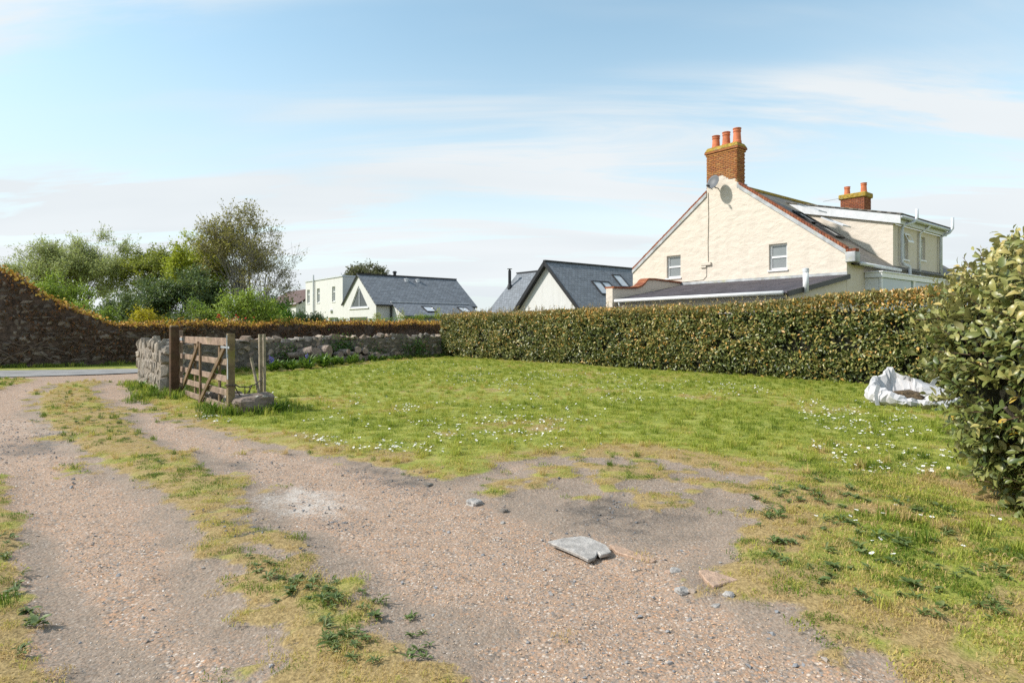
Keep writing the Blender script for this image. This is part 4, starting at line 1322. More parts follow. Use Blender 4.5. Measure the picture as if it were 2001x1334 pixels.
def tile_house():
    K = Frame(-26.5, 72.0)
    u, n = -U2, -V2
    root = thing('brown_roof_house', 'house with brown tiled roof and pale chimney behind the garden shrubs', 'house', K(2, 4, 0))
    MB().box(K(-3, 0, 0), u * 13, V2 * 0.3, UP * 4.2).part('wall', M['white_render'], root)
    MB().box(K(-3, 6.7, 0), u * 13, V2 * 0.3, UP * 4.2).part('wall', M['white_render'], root)
    for t in (-3, 9.7):
        MB().slab([[(0.31, 0), (6.69, 0), (6.69, 4.0), (3.5, 5.9), (0.31, 4.0)]], K(t, 0, 0), V2, UP, u * 0.3).part('gable_wall', M['white_render'], root)
    rf = roof_part('roof', [[K(10.3, -0.3, 3.95), K(-3.3, -0.3, 3.95), K(-3.3, 3.5, 6.2), K(10.3, 3.5, 6.2)], [K(-3.3, 7.3, 3.95), K(10.3, 7.3, 3.95), K(10.3, 3.5, 6.2), K(-3.3, 3.5, 6.2)]], M['brown_tile'], root)
    ch = MB().box(K(1.6, 3.2, 5.6), u * 0.9, V2 * 0.8, UP * 1.45).part('chimney', M['cream'], rf)
    MB().box(K(1.5, 3.1, 7.052), u * 1.1, V2 * 1.0, UP * 0.12).part('chimney_cap', M['cement'], rf)


tile_house()


# ------------------------------------------------------------------ stone walls
def path_fn(P):
    P = [Vector((p[0], p[1])) for p in P]
    cum = [0.0]
    for a, b in zip(P, P[1:]):
        cum.append(cum[-1] + (b - a).length)

    def f(s):
        s = min(max(s, 0), cum[-1])
        for i in range(len(P) - 1):
            if s <= cum[i + 1] or i == len(P) - 2:
                k = (s - cum[i]) / max(1e-6, cum[i + 1] - cum[i])
                d = (P[i + 1] - P[i]).normalized()
                return P[i] + (P[i + 1] - P[i]) * k, d
    return f, cum[-1]


def wall_core(parent, f, s0, s1, thick, top, mat, name='core', step=0.4, z0=-0.15):
    """solid heart of a wall, its stones stand proud of it"""
    b0 = base_of(parent)
    n = max(2, int((s1 - s0) / step))
    V, F = [], []
    for i in range(n + 1):
        s = s0 + (s1 - s0) * i / n
        p, d = f(s)
        nr = Vector((-d.y, d.x))
        for k in (-1, 1):
            q = p + nr * (thick / 2 * k)
            V.append(Vector((q.x, q.y, z0)) - b0)
            V.append(Vector((q.x, q.y, top(s))) - b0)
    for i in range(n):
        a, c = 4 * i, 4 * (i + 1)
        F += [(a, c, c + 1, a + 1), (a + 2, a + 3, c + 3, c + 2), (a + 1, c + 1, c + 3, a + 3)]
    F += [(0, 1, 3, 2), (4 * n, 4 * n + 2, 4 * n + 3, 4 * n + 1)]
    return link(name, pmesh(name, V, F, mat), parent)


def stones(parent, meshes, f, s0, s1, side, thick, top, w=(0.18, 0.42), h=(0.13, 0.24), depth=0.24, proud=0.05, lean=0.06, limit=None, name='stone', z_start=0.0):
    """one face of random rubble, each stone an object"""
    b0 = base_of(parent)
    z = z_start
    cnt = 0
    zmax = max(top(s0 + (s1 - s0) * k / 20) for k in range(21))
    while z < zmax - 0.05:
        hh = random.uniform(*h)
        s = s0 - random.uniform(0, w[0])
        while s < s1:
            ww = random.uniform(*w)
            sc = s + ww / 2
            s += ww
            if sc > s1 or sc < s0 or z + hh * 0.5 > top(sc):
                continue
            if limit and cnt >= limit:
                return cnt
            p, d = f(sc)
            nr = Vector((-d.y, d.x)) * side
            zz = z + hh / 2 + random.uniform(-0.035, 0.035)
            q = p + nr * (thick / 2 - depth / 2 + proud + random.uniform(-0.02, 0.025))
            link(name, random.choice(meshes), parent, Vector((q.x, q.y, zz)) - b0,
                 (random.uniform(-lean, lean), random.uniform(-lean * 2, lean * 2), math.atan2(d.y, d.x) + random.uniform(-lean, lean)),
                 (ww * random.uniform(1.0, 1.16), depth, hh * random.uniform(1.0, 1.25)))
            cnt += 1
        z += hh * 0.97
    return cnt


def coping(parent, meshes, f, s0, s1, thick, top, w=(0.2, 0.36), h=(0.16, 0.26)):
    b0 = base_of(parent)
    s = s0
    while s < s1:
        ww = random.uniform(*w)
        hh = random.uniform(*h)
        p, d = f(s + ww / 2)
        link('cope_stone', random.choice(meshes), parent, Vector((p.x, p.y, top(s) + hh * 0.25)) - b0,
             (random.uniform(-.15, .15), random.uniform(-.25, .25), math.atan2(d.y, d.x) + random.uniform(-.2, .2)), (ww * 1.08, thick * random.uniform(0.85, 1.1), hh))
        s += ww


rocks = [rock_mesh('stone', M['wall_stone'], i, 0.6, 15) for i in range(12)]
rocks_near = [rock_mesh('stone', M['near_stone'], 40 + i, 0.7, 16) for i in range(12)]
rocks_ivy = [rock_mesh('stone', M['ivy_stone'], 80 + i, 0.6, 14) for i in range(8)]

# roadside wall, from the gateway corner to the far hedge
f1, len1 = path_fn([(-9.45, 16.15), (-9.0, 19.5), (-8.25, 22.7), (-6.7, 26.6), (-5.3, 28.7), (-3.55, 30.4), (-1.9, 31.9)])
w1 = thing('rubble_wall', 'low grey rubble wall with upright cope stones between lawn and road', 'wall', (-7.5, 24.6, 0))
top1 = lambda s: 0.95 + 0.03 * math.sin(s * 1.7)
wall_core(w1, f1, 0, len1, 0.42, top1, M['wall_core'])
nst = stones(w1, rocks, f1, 0.1, len1, -1, 0.42, top1, (0.2, 0.6), (0.13, 0.27), lean=0.13, limit=245)
coping(w1, rocks, f1, 0, len1, 0.42, top1, (0.24, 0.46), (0.2, 0.38))

cp = {'P': [], 'D': [], 'N': []}
for c_s, c_z, c_n in ((9.4, 0.55, 900), (14.2, 0.45, 500), (16.4, 0.5, 700), (6.0, 0.4, 350), (11.6, 0.25, 350)):
    for k in range(c_n):
        s_ = c_s + RNG.normal(0, 0.45)
        p, d = f1(s_)
        q = p + Vector((d.y, -d.x)) * (0.27 + abs(RNG.normal(0, 0.06)))
        cp['P'].append((q.x + 7.5, q.y - 24.6, abs(c_z + RNG.normal(0, 0.26))))
        cp['D'].append((RNG.normal(), RNG.normal(), -0.4 + RNG.normal(0, 0.6)))
        cp['N'].append((d.y + RNG.normal(0, 0.5), -d.x + RNG.normal(0, 0.5), 0.5 + RNG.normal(0, 0.4)))
n_ = len(cp['P'])
link('creeper', leaf_mesh('creeper', np.array(cp['P']), np.array(cp['D']), np.array(cp['N']), RNG.uniform(0.05, 0.1, n_), np.full(n_, 0.75), np.clip(RNG.normal(0.2, 0.2, n_), 0, 1), M['bed_leaf']), w1)['kind'] = 'stuff'

# gateside wall facing the drive
f2, len2 = path_fn([(-9.62, 16.1), (-8.5, 14.75), (-7.32, 13.22)])
w2 = thing('gateside_wall', 'pale rough stone wall running from the roadside to the gate post', 'wall', (-8.5, 14.7, 0))
top2 = lambda s: 1.13 - 0.02 * s + 0.05 * math.sin(s * 3.1)
wall_core(w2, f2, 0.05, len2 - 0.2, 0.43, lambda s: top2(s) - 0.07, M['pale_core'])
stones(w2, rocks_near, f2, -0.05, len2 + 0.05, -1, 0.40, top2, (0.10, 0.26), (0.14, 0.30), 0.2, 0.05, 0.05)
stones(w2, rocks_near, f2, 0.3, len2 + 0.05, 1, 0.40, top2, (0.24, 0.4), (0.2, 0.32), 0.2, 0.05, 0.05)
f2e, l2e = path_fn([(-9.50, 16.42), (-9.78, 16.05)])
stones(w2, rocks_near, f2e, 0, l2e, 1, 0.3, lambda s: 1.1, (0.12, 0.24), (0.14, 0.26), 0.2, 0.0, 0.05)
coping(w2, rocks_near, f2, 0, len2, 0.40, lambda s: top2(s) - 0.1, (0.14, 0.26), (0.12, 0.2))

# ivy-grown wall on the far side of the road
IVY = [(-30, 19.9), (-24, 20.9), (-20, 21.5), (-17.6, 22.2), (-15.6, 23.4), (-13.9, 25.5), (-11.8, 29.8), (-8.0, 35.5), (-2.3, 42.7), (4, 50.5)]
f3, len3 = path_fn([tuple(p) for p in catmull(IVY, 4)])
s_px = None
w3 = thing('ivy_wall', 'dark old stone wall under dead ivy along the far side of the road', 'wall', (-14.7, 23.4, 0))


def top3(s):
    p, _ = f3(s)
    r_ = p.x / p.y
    pts = [(-1.6, 6.2), (-1.2, 5.0), (-0.90, 3.95), (-0.838, 3.62), (-0.80, 3.22), (-0.77, 2.75), (-0.745, 2.42), (-0.70, 1.95), (-0.665, 1.68), (-0.60, 1.62), (-0.45, 1.64), (0.1, 1.80)]
    for (a, za), (b, zb) in zip(pts, pts[1:]):
        if r_ <= b:
            k = min(1, max(0, (r_ - a) / (b - a)))
            return za + (zb - za) * k - 0.08 + 0.07 * math.sin(s * 2.3) * math.sin(s * 0.9 + 1) + 0.03 * math.sin(s * 6.1)
    return 1.7


wall_core(w3, f3, 0, len3, 0.5, lambda s: top3(s), M['ivy_core'], step=0.3)
s_vis0 = next(s for s in np.arange(0, len3, 0.2) if f3(s)[0].x / f3(s)[0].y > -0.87)
s_vis1 = next(s for s in np.arange(0, len3, 0.2) if f3(s)[0].x / f3(s)[0].y > -0.46)
stones(w3, rocks_ivy, f3, s_vis0, s_vis1, -1, 0.5, lambda s: top3(s) - 0.1, (0.24, 0.6), (0.14, 0.26), 0.24, 0.06, 0.07, limit=290)


def ivy_growth():
    b0 = np.array(base_of(w3))
    n = 26000
    s = RNG.uniform(s_vis0 - 1.5, len3 - 4, n)
    u_ = RNG.random(n)
    kind = RNG.random(n)
    P, D, N, sz, tone = [], [], [], [], []
    for i in range(n):
        p, d = f3(s[i])
        nr = Vector((d.y, -d.x))
        t = top3(s[i])
        if kind[i] < 0.42:                                    # leafy crest, its sunlit look put into brighter leaf tones
            off = RNG.normal(0, 0.20)
            z = t + abs(RNG.normal(0, 0.05 + 0.13 * float(vnoise(np.array([s[i] * 1.1]), np.array([0.5]), 9)[0]))) - 0.03 * abs(off)
            q = p + nr * off
            nrm = (nr.x * 0.4 * np.sign(off), nr.y * 0.4 * np.sign(off), 1.0)
            tn = 0.72 + 0.30 * RNG.random() - (0.28 if RNG.random() < 0.25 else 0)
            size = RNG.uniform(0.07, 0.13)
        else:                                                 # dead leaf and stalks hanging on the face
            z = t * (u_[i] ** 0.75) + 0.05
            q = p + nr * (0.27 + abs(RNG.normal(0, 0.05)) + 0.16 * max(0, float(vnoise(np.array([s[i] * 1.3]), np.array([z * 1.9]), 7)[0]) - 0.45))
            nrm = (nr.x, nr.y, 0.4)
            dtop = t - z
            tn = np.clip(RNG.normal(0.28, 0.16) + (0.38 * math.exp(-dtop / 0.16)), 0, 0.9)
            size = RNG.uniform(0.05, 0.11)
        if kind[i] >= 0.42 and float(vnoise(np.array([s[i] * 1.6]), np.array([z * 2.6]), 5)[0]) < 0.42:
            q = p + nr * 0.2
        P.append((q.x, q.y, z))
        N.append(nrm)
        D.append((d.x * RNG.normal(), d.y * RNG.normal(), -0.5 + RNG.normal(0, 0.7)))
        sz.append(size)
        tone.append(tn)
    P, D, N = np.array(P) - b0, np.array(D), np.array(N) + RNG.normal(0, 0.45, (n, 3))
    me = leaf_mesh('ivy_leaves', P, D, N, np.array(sz), np.full(n, 0.8), np.array(tone), M['ivy_leaf'])
    o = link('ivy_leaves', me, w3)
    o['kind'] = 'stuff'
    st = MB()
    for k in range(26):
        s0 = random.uniform(s_vis0 - 1, s_vis1 + 4)
        z = random.uniform(0.05, 0.5)
        pts = []
        ds = random.choice((-1, 1)) * random.uniform(0.15, 0.5)
        for j in range(10):
            p, d = f3(s0)
            nr = Vector((d.y, -d.x))
            q = p + nr * random.uniform(0.28, 0.34)
            pts.append((q.x, q.y, z))
            s0 += ds * random.uniform(0.5, 1.2)
            z = min(top3(s0) - 0.05, z + random.uniform(0.02, 0.28))
        r0 = random.uniform(0.012, 0.026)
        st.tube(catmull(pts, 3), [r0 * (1 - 0.8 * i / 28) for i in range(28)], 5)
    st.part('ivy_stems', M['stem'], w3)['kind'] = 'stuff'


ivy_growth()


# ------------------------------------------------------------------ hedges
def hedge(name, label, a, b, depth, hgt, nleaf, leaf, mat, seed=1, tone0=0.38, top_tan=0.34, bottom=0.04, core='hedge_core', cat='hedge', front=-1, shoots=0, aspect=0.5, z_of=None, ends=True):
    a, b = Vector((a[0], a[1], 0)), Vector((b[0], b[1], 0))
    L = (b - a).length
    d = (b - a) / L
    nr = Vector((d.y, -d.x, 0)) * (1 if front == -1 else -1)          # outward on the near face
    root = thing(name, label, cat, (a + b) / 2 + nr * (-depth / 2))
    b0 = np.array(base_of(root))
    da, na = np.array(d), np.array(nr)
    A = np.array(a)
    # solid dark core against see-through, stands in for shaded inner twigs
    V, F = [], []
    ns = max(4, int(L / 0.35))
    rr = np.random.default_rng(seed)
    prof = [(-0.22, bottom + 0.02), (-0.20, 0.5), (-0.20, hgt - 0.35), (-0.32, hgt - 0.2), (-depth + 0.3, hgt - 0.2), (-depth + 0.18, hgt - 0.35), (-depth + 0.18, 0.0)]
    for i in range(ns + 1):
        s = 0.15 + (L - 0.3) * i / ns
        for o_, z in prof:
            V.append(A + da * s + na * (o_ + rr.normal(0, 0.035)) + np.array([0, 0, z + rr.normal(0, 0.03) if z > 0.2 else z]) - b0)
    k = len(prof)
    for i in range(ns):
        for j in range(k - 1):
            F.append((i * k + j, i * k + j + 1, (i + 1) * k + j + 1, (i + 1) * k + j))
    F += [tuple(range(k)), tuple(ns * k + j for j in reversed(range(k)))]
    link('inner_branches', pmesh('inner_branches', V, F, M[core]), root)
    # leaves over the near face, the top and the ends
    area = [L * hgt, L * depth, depth * hgt, depth * hgt]
    pr = np.array(area) / sum(area)
    which = rr.choice(4, nleaf, p=pr)
    s = rr.uniform(0, L, nleaf)
    v = rr.random(nleaf)
    inn = np.abs(rr.normal(0, 0.12, nleaf))
    lump = lambda s_, v_: 0.26 * (fbm(s_ + seed * 13.1, v_ * 1.3, 0.8, seed) - 0.5) + 0.22 * (fbm(s_ + seed * 3.1, v_ * 1.6, 2.6, seed + 5) - 0.5)
    O = np.zeros(nleaf)
    Z = np.zeros(nleaf)
    NX = np.zeros((nleaf, 3))
    m0 = which == 0
    zz = bottom + (hgt - bottom) * v
    tone_low = -0.12 * smooth01(zz, 0.9, 0.1)  # leaves darken towards the foot, shade put into their tone
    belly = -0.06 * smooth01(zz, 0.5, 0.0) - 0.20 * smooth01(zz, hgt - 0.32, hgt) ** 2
    O = np.where(m0, lump(s, zz) + belly - inn, O)
    Z = np.where(m0, zz, Z)
    NX[m0] = na
    m1 = which == 1
    O = np.where(m1, -depth * v, O)
    Z = np.where(m1, hgt + lump(s, v * 3 + 7) * 0.9 - inn * 0.6 - 0.14 * smooth01(v, 0.2, 0.0) ** 2, Z)
    NX[m1] = (0, 0, 1)
    for w_, sg in ((2, -1), (3, 1)):
        mm = which == w_
        s = np.where(mm, (0 if sg < 0 else L) - sg * inn + sg * lump(v * 3, zz), s)
        z2 = bottom + (hgt - bottom) * rr.random(nleaf)
        O = np.where(mm, -depth * v, O)
        Z = np.where(mm, z2, Z)
        NX[mm] = da * sg
    Z = Z * (1 + (0.13 * smooth01(s, L - 8, L - 3) + 0.05 * (fbm(s, s * 0, 0.45, seed + 2) - 0.5)) * (L > 18))
    P = A + s[:, None] * da + O[:, None] * na + np.stack([np.zeros(nleaf), np.zeros(nleaf), Z], 1) - b0
    Nn = NX + rr.normal(0, 0.55, (nleaf, 3)) + np.array([0, 0, 0.45])
    Dd = rr.normal(0, 1, (nleaf, 3)) + NX * 0.6 + np.array([0, 0, 0.3])
    if L > 18:                                # thin places where the dark core shows, more at the foot as base shading
        hole = (0.5 * fbm(s, Z * 1.2, 1.7, seed + 21) + 0.5 * fbm(s, Z, 4.2, seed + 22)) + 0.10 * smooth01(Z, 0.45, 0.0)
        gone = m0 & (hole > 0.58) & (rr.random(nleaf) < 0.8)
        P, Nn, Dd, s, Z, inn, m0, tone_low, which = (a_[~gone] for a_ in (P, Nn, Dd, s, Z, inn, m0, tone_low, which))
        nleaf = len(P)
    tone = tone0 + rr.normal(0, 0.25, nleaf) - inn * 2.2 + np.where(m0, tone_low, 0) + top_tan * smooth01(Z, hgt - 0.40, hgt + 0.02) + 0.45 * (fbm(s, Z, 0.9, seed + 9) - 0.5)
    size = leaf * rr.uniform(0.55, 1.3, nleaf)
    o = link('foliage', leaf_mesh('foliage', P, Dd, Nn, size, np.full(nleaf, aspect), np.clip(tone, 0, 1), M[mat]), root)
    o['kind'] = 'stuff'
    if shoots:
        tb = MB()
        LP = []
        for i in range(shoots):
            s_ = rr.uniform(0, L)
            p = Vector(A + da * s_ - na * rr.uniform(0.05, depth)) + UP * (hgt - 0.1)
            q = p + Vector((rr.normal(0, 0.09), rr.normal(0, 0.09), rr.uniform(0.16, 0.42)))
            tb.tube([p, (p + q) / 2 + Vector((rr.normal(0, .02), rr.normal(0, .02), 0)), q], [0.006, 0.005, 0.003], 4)
            for k_ in range(5):
                LP.append(p.lerp(q, 0.45 + 0.13 * k_))
        tb.part('shoots', M['twig'], root)['kind'] = 'stuff'
        LP = np.array([tuple(x) for x in LP]) - b0
        m = len(LP)
        link('shoot_leaves', leaf_mesh('shoot_leaves', LP, rr.normal(0, 1, (m, 3)) + np.array([0, 0, 0.8]), rr.normal(0, 1, (m, 3)) + np.array([0, 0, 1]), leaf * rr.uniform(0.35, 0.7, m), np.full(m, aspect), np.clip(rr.normal(0.75, 0.15, m), 0, 1), M[mat]), root)['kind'] = 'stuff'
    return root


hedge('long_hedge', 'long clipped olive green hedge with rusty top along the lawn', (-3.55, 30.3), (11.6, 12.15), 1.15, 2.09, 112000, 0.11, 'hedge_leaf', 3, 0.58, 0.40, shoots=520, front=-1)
hedge('garden_hedge', 'low bright green clipped hedge behind the ivy wall', (-20.0, 40.5), (-3.0, 47.6), 0.8, 2.08, 9000, 0.11, 'bed_leaf', 5, 0.62, 0.3, core='hedge_core')


def near_bush():
    """broad-leaved shrub at the lawn's corner, big enough to see single leaves"""
    rr = np.random.default_rng(5)
    root = thing('oleaster_bush', 'tall broad-leaved olive green bush with silvery leaves beside the white bag', 'bush', (5.15, 4.35, 0))
    b0 = np.array(base_of(root))
    cx, cy = 5.15, 4.35

    def radius(ang, z):
        rx = 1.72 + 0.09 * np.sin(ang * 3 + 1) + 0.08 * np.sin(ang * 5 + z * 2.2)
        # undercut foot, shoulder at the top
        k = 0.74 + 0.26 * smooth01(z, 0.0, 1.15)
        k = k * (1 - 0.24 * smooth01(z, 1.6, 2.1))
        return rx * k
    # solid dark core, stands in for the bush's shaded inner twigs
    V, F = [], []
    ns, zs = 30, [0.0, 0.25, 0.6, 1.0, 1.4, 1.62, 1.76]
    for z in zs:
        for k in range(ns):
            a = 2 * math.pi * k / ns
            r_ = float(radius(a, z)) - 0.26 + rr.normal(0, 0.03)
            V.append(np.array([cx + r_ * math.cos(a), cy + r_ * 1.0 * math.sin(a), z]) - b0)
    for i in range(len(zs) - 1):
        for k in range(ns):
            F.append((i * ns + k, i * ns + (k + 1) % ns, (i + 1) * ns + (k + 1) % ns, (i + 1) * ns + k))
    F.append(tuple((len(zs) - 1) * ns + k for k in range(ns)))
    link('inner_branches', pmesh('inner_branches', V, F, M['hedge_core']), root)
    # shoots carry the leaves in sprays
    nsh = 3300
    ang = rr.uniform(R(95), R(350), nsh)
    z = 0.10 + 1.97 * rr.random(nsh)
    P, D, N, sz, tn = [], [], [], [], []
    tw = MB()
    for i in range(nsh):
        a, zz = ang[i], z[i]
        out = np.array([math.cos(a), math.sin(a), 0.0])
        r_ = radius(a, zz) - 0.30 * abs(rr.normal(0, 0.55)) + 0.10 * (float(fbm(np.array([a * 3.0]), np.array([zz * 1.6]), 1.0, 77)[0]) - 0.5)
        foot = np.array([cx, cy, 0]) + out * (r_ - 0.10) + np.array([0, 0, zz])
        up = 0.55 + 0.6 * (zz > 1.6) + rr.normal(0, 0.35)
        sd = out * rr.uniform(0.3, 0.95) + np.array([0, 0, up]) + rr.normal(0, 0.38, 3) * np.array([1, 1, 0.4])
        if zz < 0.9:
            sd[2] -= 0.65
        sd /= np.linalg.norm(sd)
        ln = rr.uniform(0.12, 0.27) * (1.25 if zz > 1.7 else 1.0)
        nl = int(rr.integers(6, 11))
        if i % 4 == 0:
            tw.tube([foot, foot + sd * ln], [0.005, 0.003], 4)
        base_t = 0.24 + 0.34 * smooth01(np.array(zz), 0.8, 2.0) + rr.normal(0, 0.10)  # lower sprays darker, shade on the bush put into leaf tone
        for k in range(nl):
            f_ = (k + 0.5) / nl
            side = unit(np.cross(sd, rr.normal(0, 1, 3))[None])[0]
            d_ = side * 0.85 + sd * (0.25 + 0.7 * f_)
            nn = np.array([0, 0, 0.75]) + out * 0.75 + rr.normal(0, 0.35, 3)
            P.append(foot + sd * ln * f_)
            D.append(d_)
            N.append(nn)
            sz.append(rr.uniform(0.048, 0.108) * (0.72 if f_ > 0.85 else 1.0))
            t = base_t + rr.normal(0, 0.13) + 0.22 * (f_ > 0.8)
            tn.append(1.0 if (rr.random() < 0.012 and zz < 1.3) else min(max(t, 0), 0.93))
    P, D, N, sz, tn = (np.array(x) for x in (P, D, N, sz, tn))
    # the leaves that show largest stay single pieces
    c = np.array([0, 0, CAM_H])
    dist = np.linalg.norm(P - c, axis=1)
    depth_y = P[:, 1]
    inview = (P[:, 0] / depth_y < 0.85) & (depth_y > 1)
    outer = np.hypot(P[:, 0] - cx, P[:, 1] - cy) - radius(np.arctan2(P[:, 1] - cy, P[:, 0] - cx), P[:, 2])
    score = np.where(inview & (outer > -0.08), sz / dist, 0)
    pick = np.argsort(-score)[:300]
    rest = np.ones(len(P), bool)
    rest[pick] = False
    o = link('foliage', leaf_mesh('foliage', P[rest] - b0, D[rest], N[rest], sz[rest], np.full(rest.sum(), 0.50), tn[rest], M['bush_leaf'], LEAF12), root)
    o['kind'] = 'stuff'
    one = []
    for k in range(14):
        t = np.full(len(LEAF12[0]), 0.22 + 0.05 * k if k < 13 else 1.0)
        v = LEAF12[0].copy()
        v[:, 1] *= 0.50
        v[:, 2] *= 0.6 + 0.12 * k
        one.append(npmesh('leaf', v, LEAF12[1], M['bush_leaf'], True, {'tone': t}))
    X, Y, Z = leaf_frames(D, N)
    for i in pick:
        m = Matrix(((X[i][0], Y[i][0], Z[i][0]), (X[i][1], Y[i][1], Z[i][1]), (X[i][2], Y[i][2], Z[i][2])))
        k = min(12, max(0, int((tn[i] - 0.22) / 0.05))) if tn[i] < 0.99 else 13
        link('leaf', one[k], root, Vector(P[i] - b0), m.to_euler(), (sz[i],) * 3)
    tw.part('shoots', M['twig'], root)['kind'] = 'stuff'
    for k in range(9):
        st = MB()
        a = random.uniform(R(140), R(330))
        p = Vector((cx + 0.9 * math.cos(a), cy + 0.9 * math.sin(a), -0.05))
        q = Vector((cx + 1.5 * math.cos(a), cy + 1.5 * math.sin(a), 0.9))
        st.tube([p, p.lerp(q, 0.5) + Vector((random.uniform(-.1, .1), random.uniform(-.1, .1), 0)), q], [0.035, 0.025, 0.015], 6)
        st.part('stem', M['bark'], root)


near_bush()


# ------------------------------------------------------------------ trees and shrubs of the garden beyond the road
def tree(name, label, base, trunk_h, cen, rad, clumps, twigs, per_twig, twig_len, leaf, mat, bark='bark', trunk_r=0.14, stems=1, upward=0.3, tone=0.5, spread=0.10, seed=1, cat='tree', group=None, aspect=0.55, shell=0.35, droop=0.0, bare=0.0):
    rr = np.random.default_rng(seed)
    root = thing(name, label, cat, base, group=group)
    B = np.array(base, dtype=float)
    cen, rad = np.array(cen, float), np.array(rad, float)
    tb = MB()
    forks = []
    for k in range(stems):
        off = np.array([rr.normal(0, 0.25), rr.normal(0, 0.25), 0]) * (stems > 1)
        top = np.array([cen[0] * 0.6, cen[1] * 0.6, trunk_h]) + (np.append(rr.normal(0, 0.22, 2), 0) * rad[0] * (0.5 if stems > 1 else 0.12))
        p0, p1 = off * 0.6, top
        mid = (p0 + p1) / 2 + np.append(rr.normal(0, 0.08 * trunk_h, 2), 0) * 0.6
        r0 = trunk_r * (1.0 if stems == 1 else rr.uniform(0.55, 0.9))
        tb.tube([Vector(B + p0 - [0, 0, 0.15]), Vector(B + p0 * 0.8 + mid * 0.2), Vector(B + mid), Vector(B + p1)], [r0 * 1.35, r0, r0 * 0.82, r0 * 0.6], 7)
        forks.append((p1, r0 * 0.6))
    P, D, N, T = [], [], [], []
    lob = rr.uniform(0.78, 1.06, 24)
    for i in range(clumps):
        d = rr.normal(0, 1, 3)
        d /= np.linalg.norm(d)
        if d[2] < -0.35:
            d[2] *= -0.6
        r_ = (shell + (1 - shell) * rr.random() ** 0.6) * lob[int((math.atan2(d[1], d[0]) / (2 * math.pi) + 0.5) * 7.99) * 3 + min(2, int((d[2] + 1) * 1.5))]
        c = cen + d * rad * r_
        fp, fr = forks[rr.integers(len(forks))]
        mid = fp + (c - fp) * 0.5 + np.array([0, 0, 0.10 * rad[2]]) + rr.normal(0, 0.06, 3) * rad
        tb.tube([Vector(B + fp), Vector(B + fp + (mid - fp) * 0.5), Vector(B + mid), Vector(B + c)], [fr * 0.55, fr * 0.40, fr * 0.28, fr * 0.10], 5, cap=False)
        ct = tone + rr.normal(0, 0.10)
        for j in range(twigs):
            td = rr.normal(0, 1, 3) * np.array([1, 1, 0.7]) + d * 0.8 + np.array([0, 0, upward])
            td /= np.linalg.norm(td)
            st = c + rr.normal(0, 0.22, 3) * twig_len
            en = st + td * twig_len * rr.uniform(0.6, 1.3) - np.array([0, 0, droop * rr.random()])
            tb.tube([Vector(B + c + (st - c) * 0.6), Vector(B + en)], [fr * 0.09 + 0.004, 0.004], 3, cap=False)
            if rr.random() < bare:
                continue
            f = rr.random(per_twig)
            P.append(st + (en - st) * f[:, None] + rr.normal(0, spread, (per_twig, 3)))
            D.append(td * 0.5 + rr.normal(0, 0.8, (per_twig, 3)))
            N.append(rr.normal(0, 0.7, (per_twig, 3)) + d * 0.5 + np.array([0, 0, 0.7]))
            T.append(ct + rr.normal(0, 0.14, per_twig))
    tb.part('trunk', M[bark], root)
    P, D, N, T = np.concatenate(P), np.concatenate(D), np.concatenate(N), np.concatenate(T)
    low = P[:, 2] > 0.05
    P, D, N, T = P[low], D[low], N[low], T[low]
    n = len(P)
    o = link('crown', leaf_mesh('crown', P, D, N, leaf * rr.uniform(0.6, 1.3, n), np.full(n, aspect), np.clip(T, 0, 1), M[mat]), root)
    return root


def ramp3(name, a, b, c, trans=0.3, spec=0.3):
    M[name] = leaf_mat(name, [(0.0, a), (0.5, b), (1.0, c)], 0.5, trans + 0.1, spec)


ramp3('sage_leaf', (0.2106, 0.2512, 0.1004), (0.4212, 0.4616, 0.1864), (0.6156, 0.648, 0.3078))
ramp3('birch_leaf', (0.1406, 0.1219, 0.0413), (0.3, 0.2531, 0.075), (0.525, 0.4688, 0.1031))
ramp3('olive_leaf', (0.11, 0.13, 0.026), (0.26, 0.29, 0.048), (0.48, 0.47, 0.07))
ramp3('lime_leaf', (0.1581, 0.2012, 0.0215), (0.3737, 0.4169, 0.0316), (0.575, 0.5606, 0.0575))
ramp3('dark_leaf', (0.0269, 0.0523, 0.0179), (0.0747, 0.1226, 0.0419), (0.1794, 0.2467, 0.0897), 0.2, 0.45)
ramp3('shrub_leaf', (0.06, 0.116, 0.02), (0.17, 0.27, 0.04), (0.38, 0.48, 0.07))
ramp3('fresh_leaf', (0.0338, 0.1148, 0.0108), (0.1013, 0.2565, 0.0216), (0.2295, 0.432, 0.0405))
ramp3('gold_leaf', (0.22, 0.19, 0.012), (0.46, 0.37, 0.015), (0.62, 0.52, 0.03))
ramp3('grey_leaf', (0.045, 0.0495, 0.027), (0.1125, 0.1125, 0.063), (0.21, 0.2025, 0.1125), 0.15)

tree('sallow_tree', 'wide airy pale sage green tree behind the sloping ivy wall', (-30.0, 41.5, 0), 2.0, (0, 0, 4.3), (4.7, 3.6, 3.5), 108, 24, 20, 0.85, 0.15, 'sage_leaf', shell=0.2, trunk_r=0.13, stems=5, upward=0.75, seed=11, spread=0.09, aspect=0.35, bare=0.08)
tree('sallow_tree', 'grey green tree half hidden at the edge behind the ivy wall', (-36.5, 40.5, 0), 2.4, (0.3, 0, 4.4), (3.0, 3.0, 2.0), 26, 18, 15, 0.8, 0.13, 'sage_leaf', stems=3, upward=0.7, seed=12, spread=0.1, aspect=0.35, tone=0.35)
tree('birch_tree', 'tall thin-leaved brown tree with pale stems and bare outer twigs', (-16.2, 37.0, 0), 3.2, (-0.5, 0, 5.4), (2.2, 2.0, 3.4), 74, 19, 13, 0.85, 0.125, 'birch_leaf', 'pale_bark', 0.13, 6, 0.8, 0.42, 0.09, 21, bare=0.22)
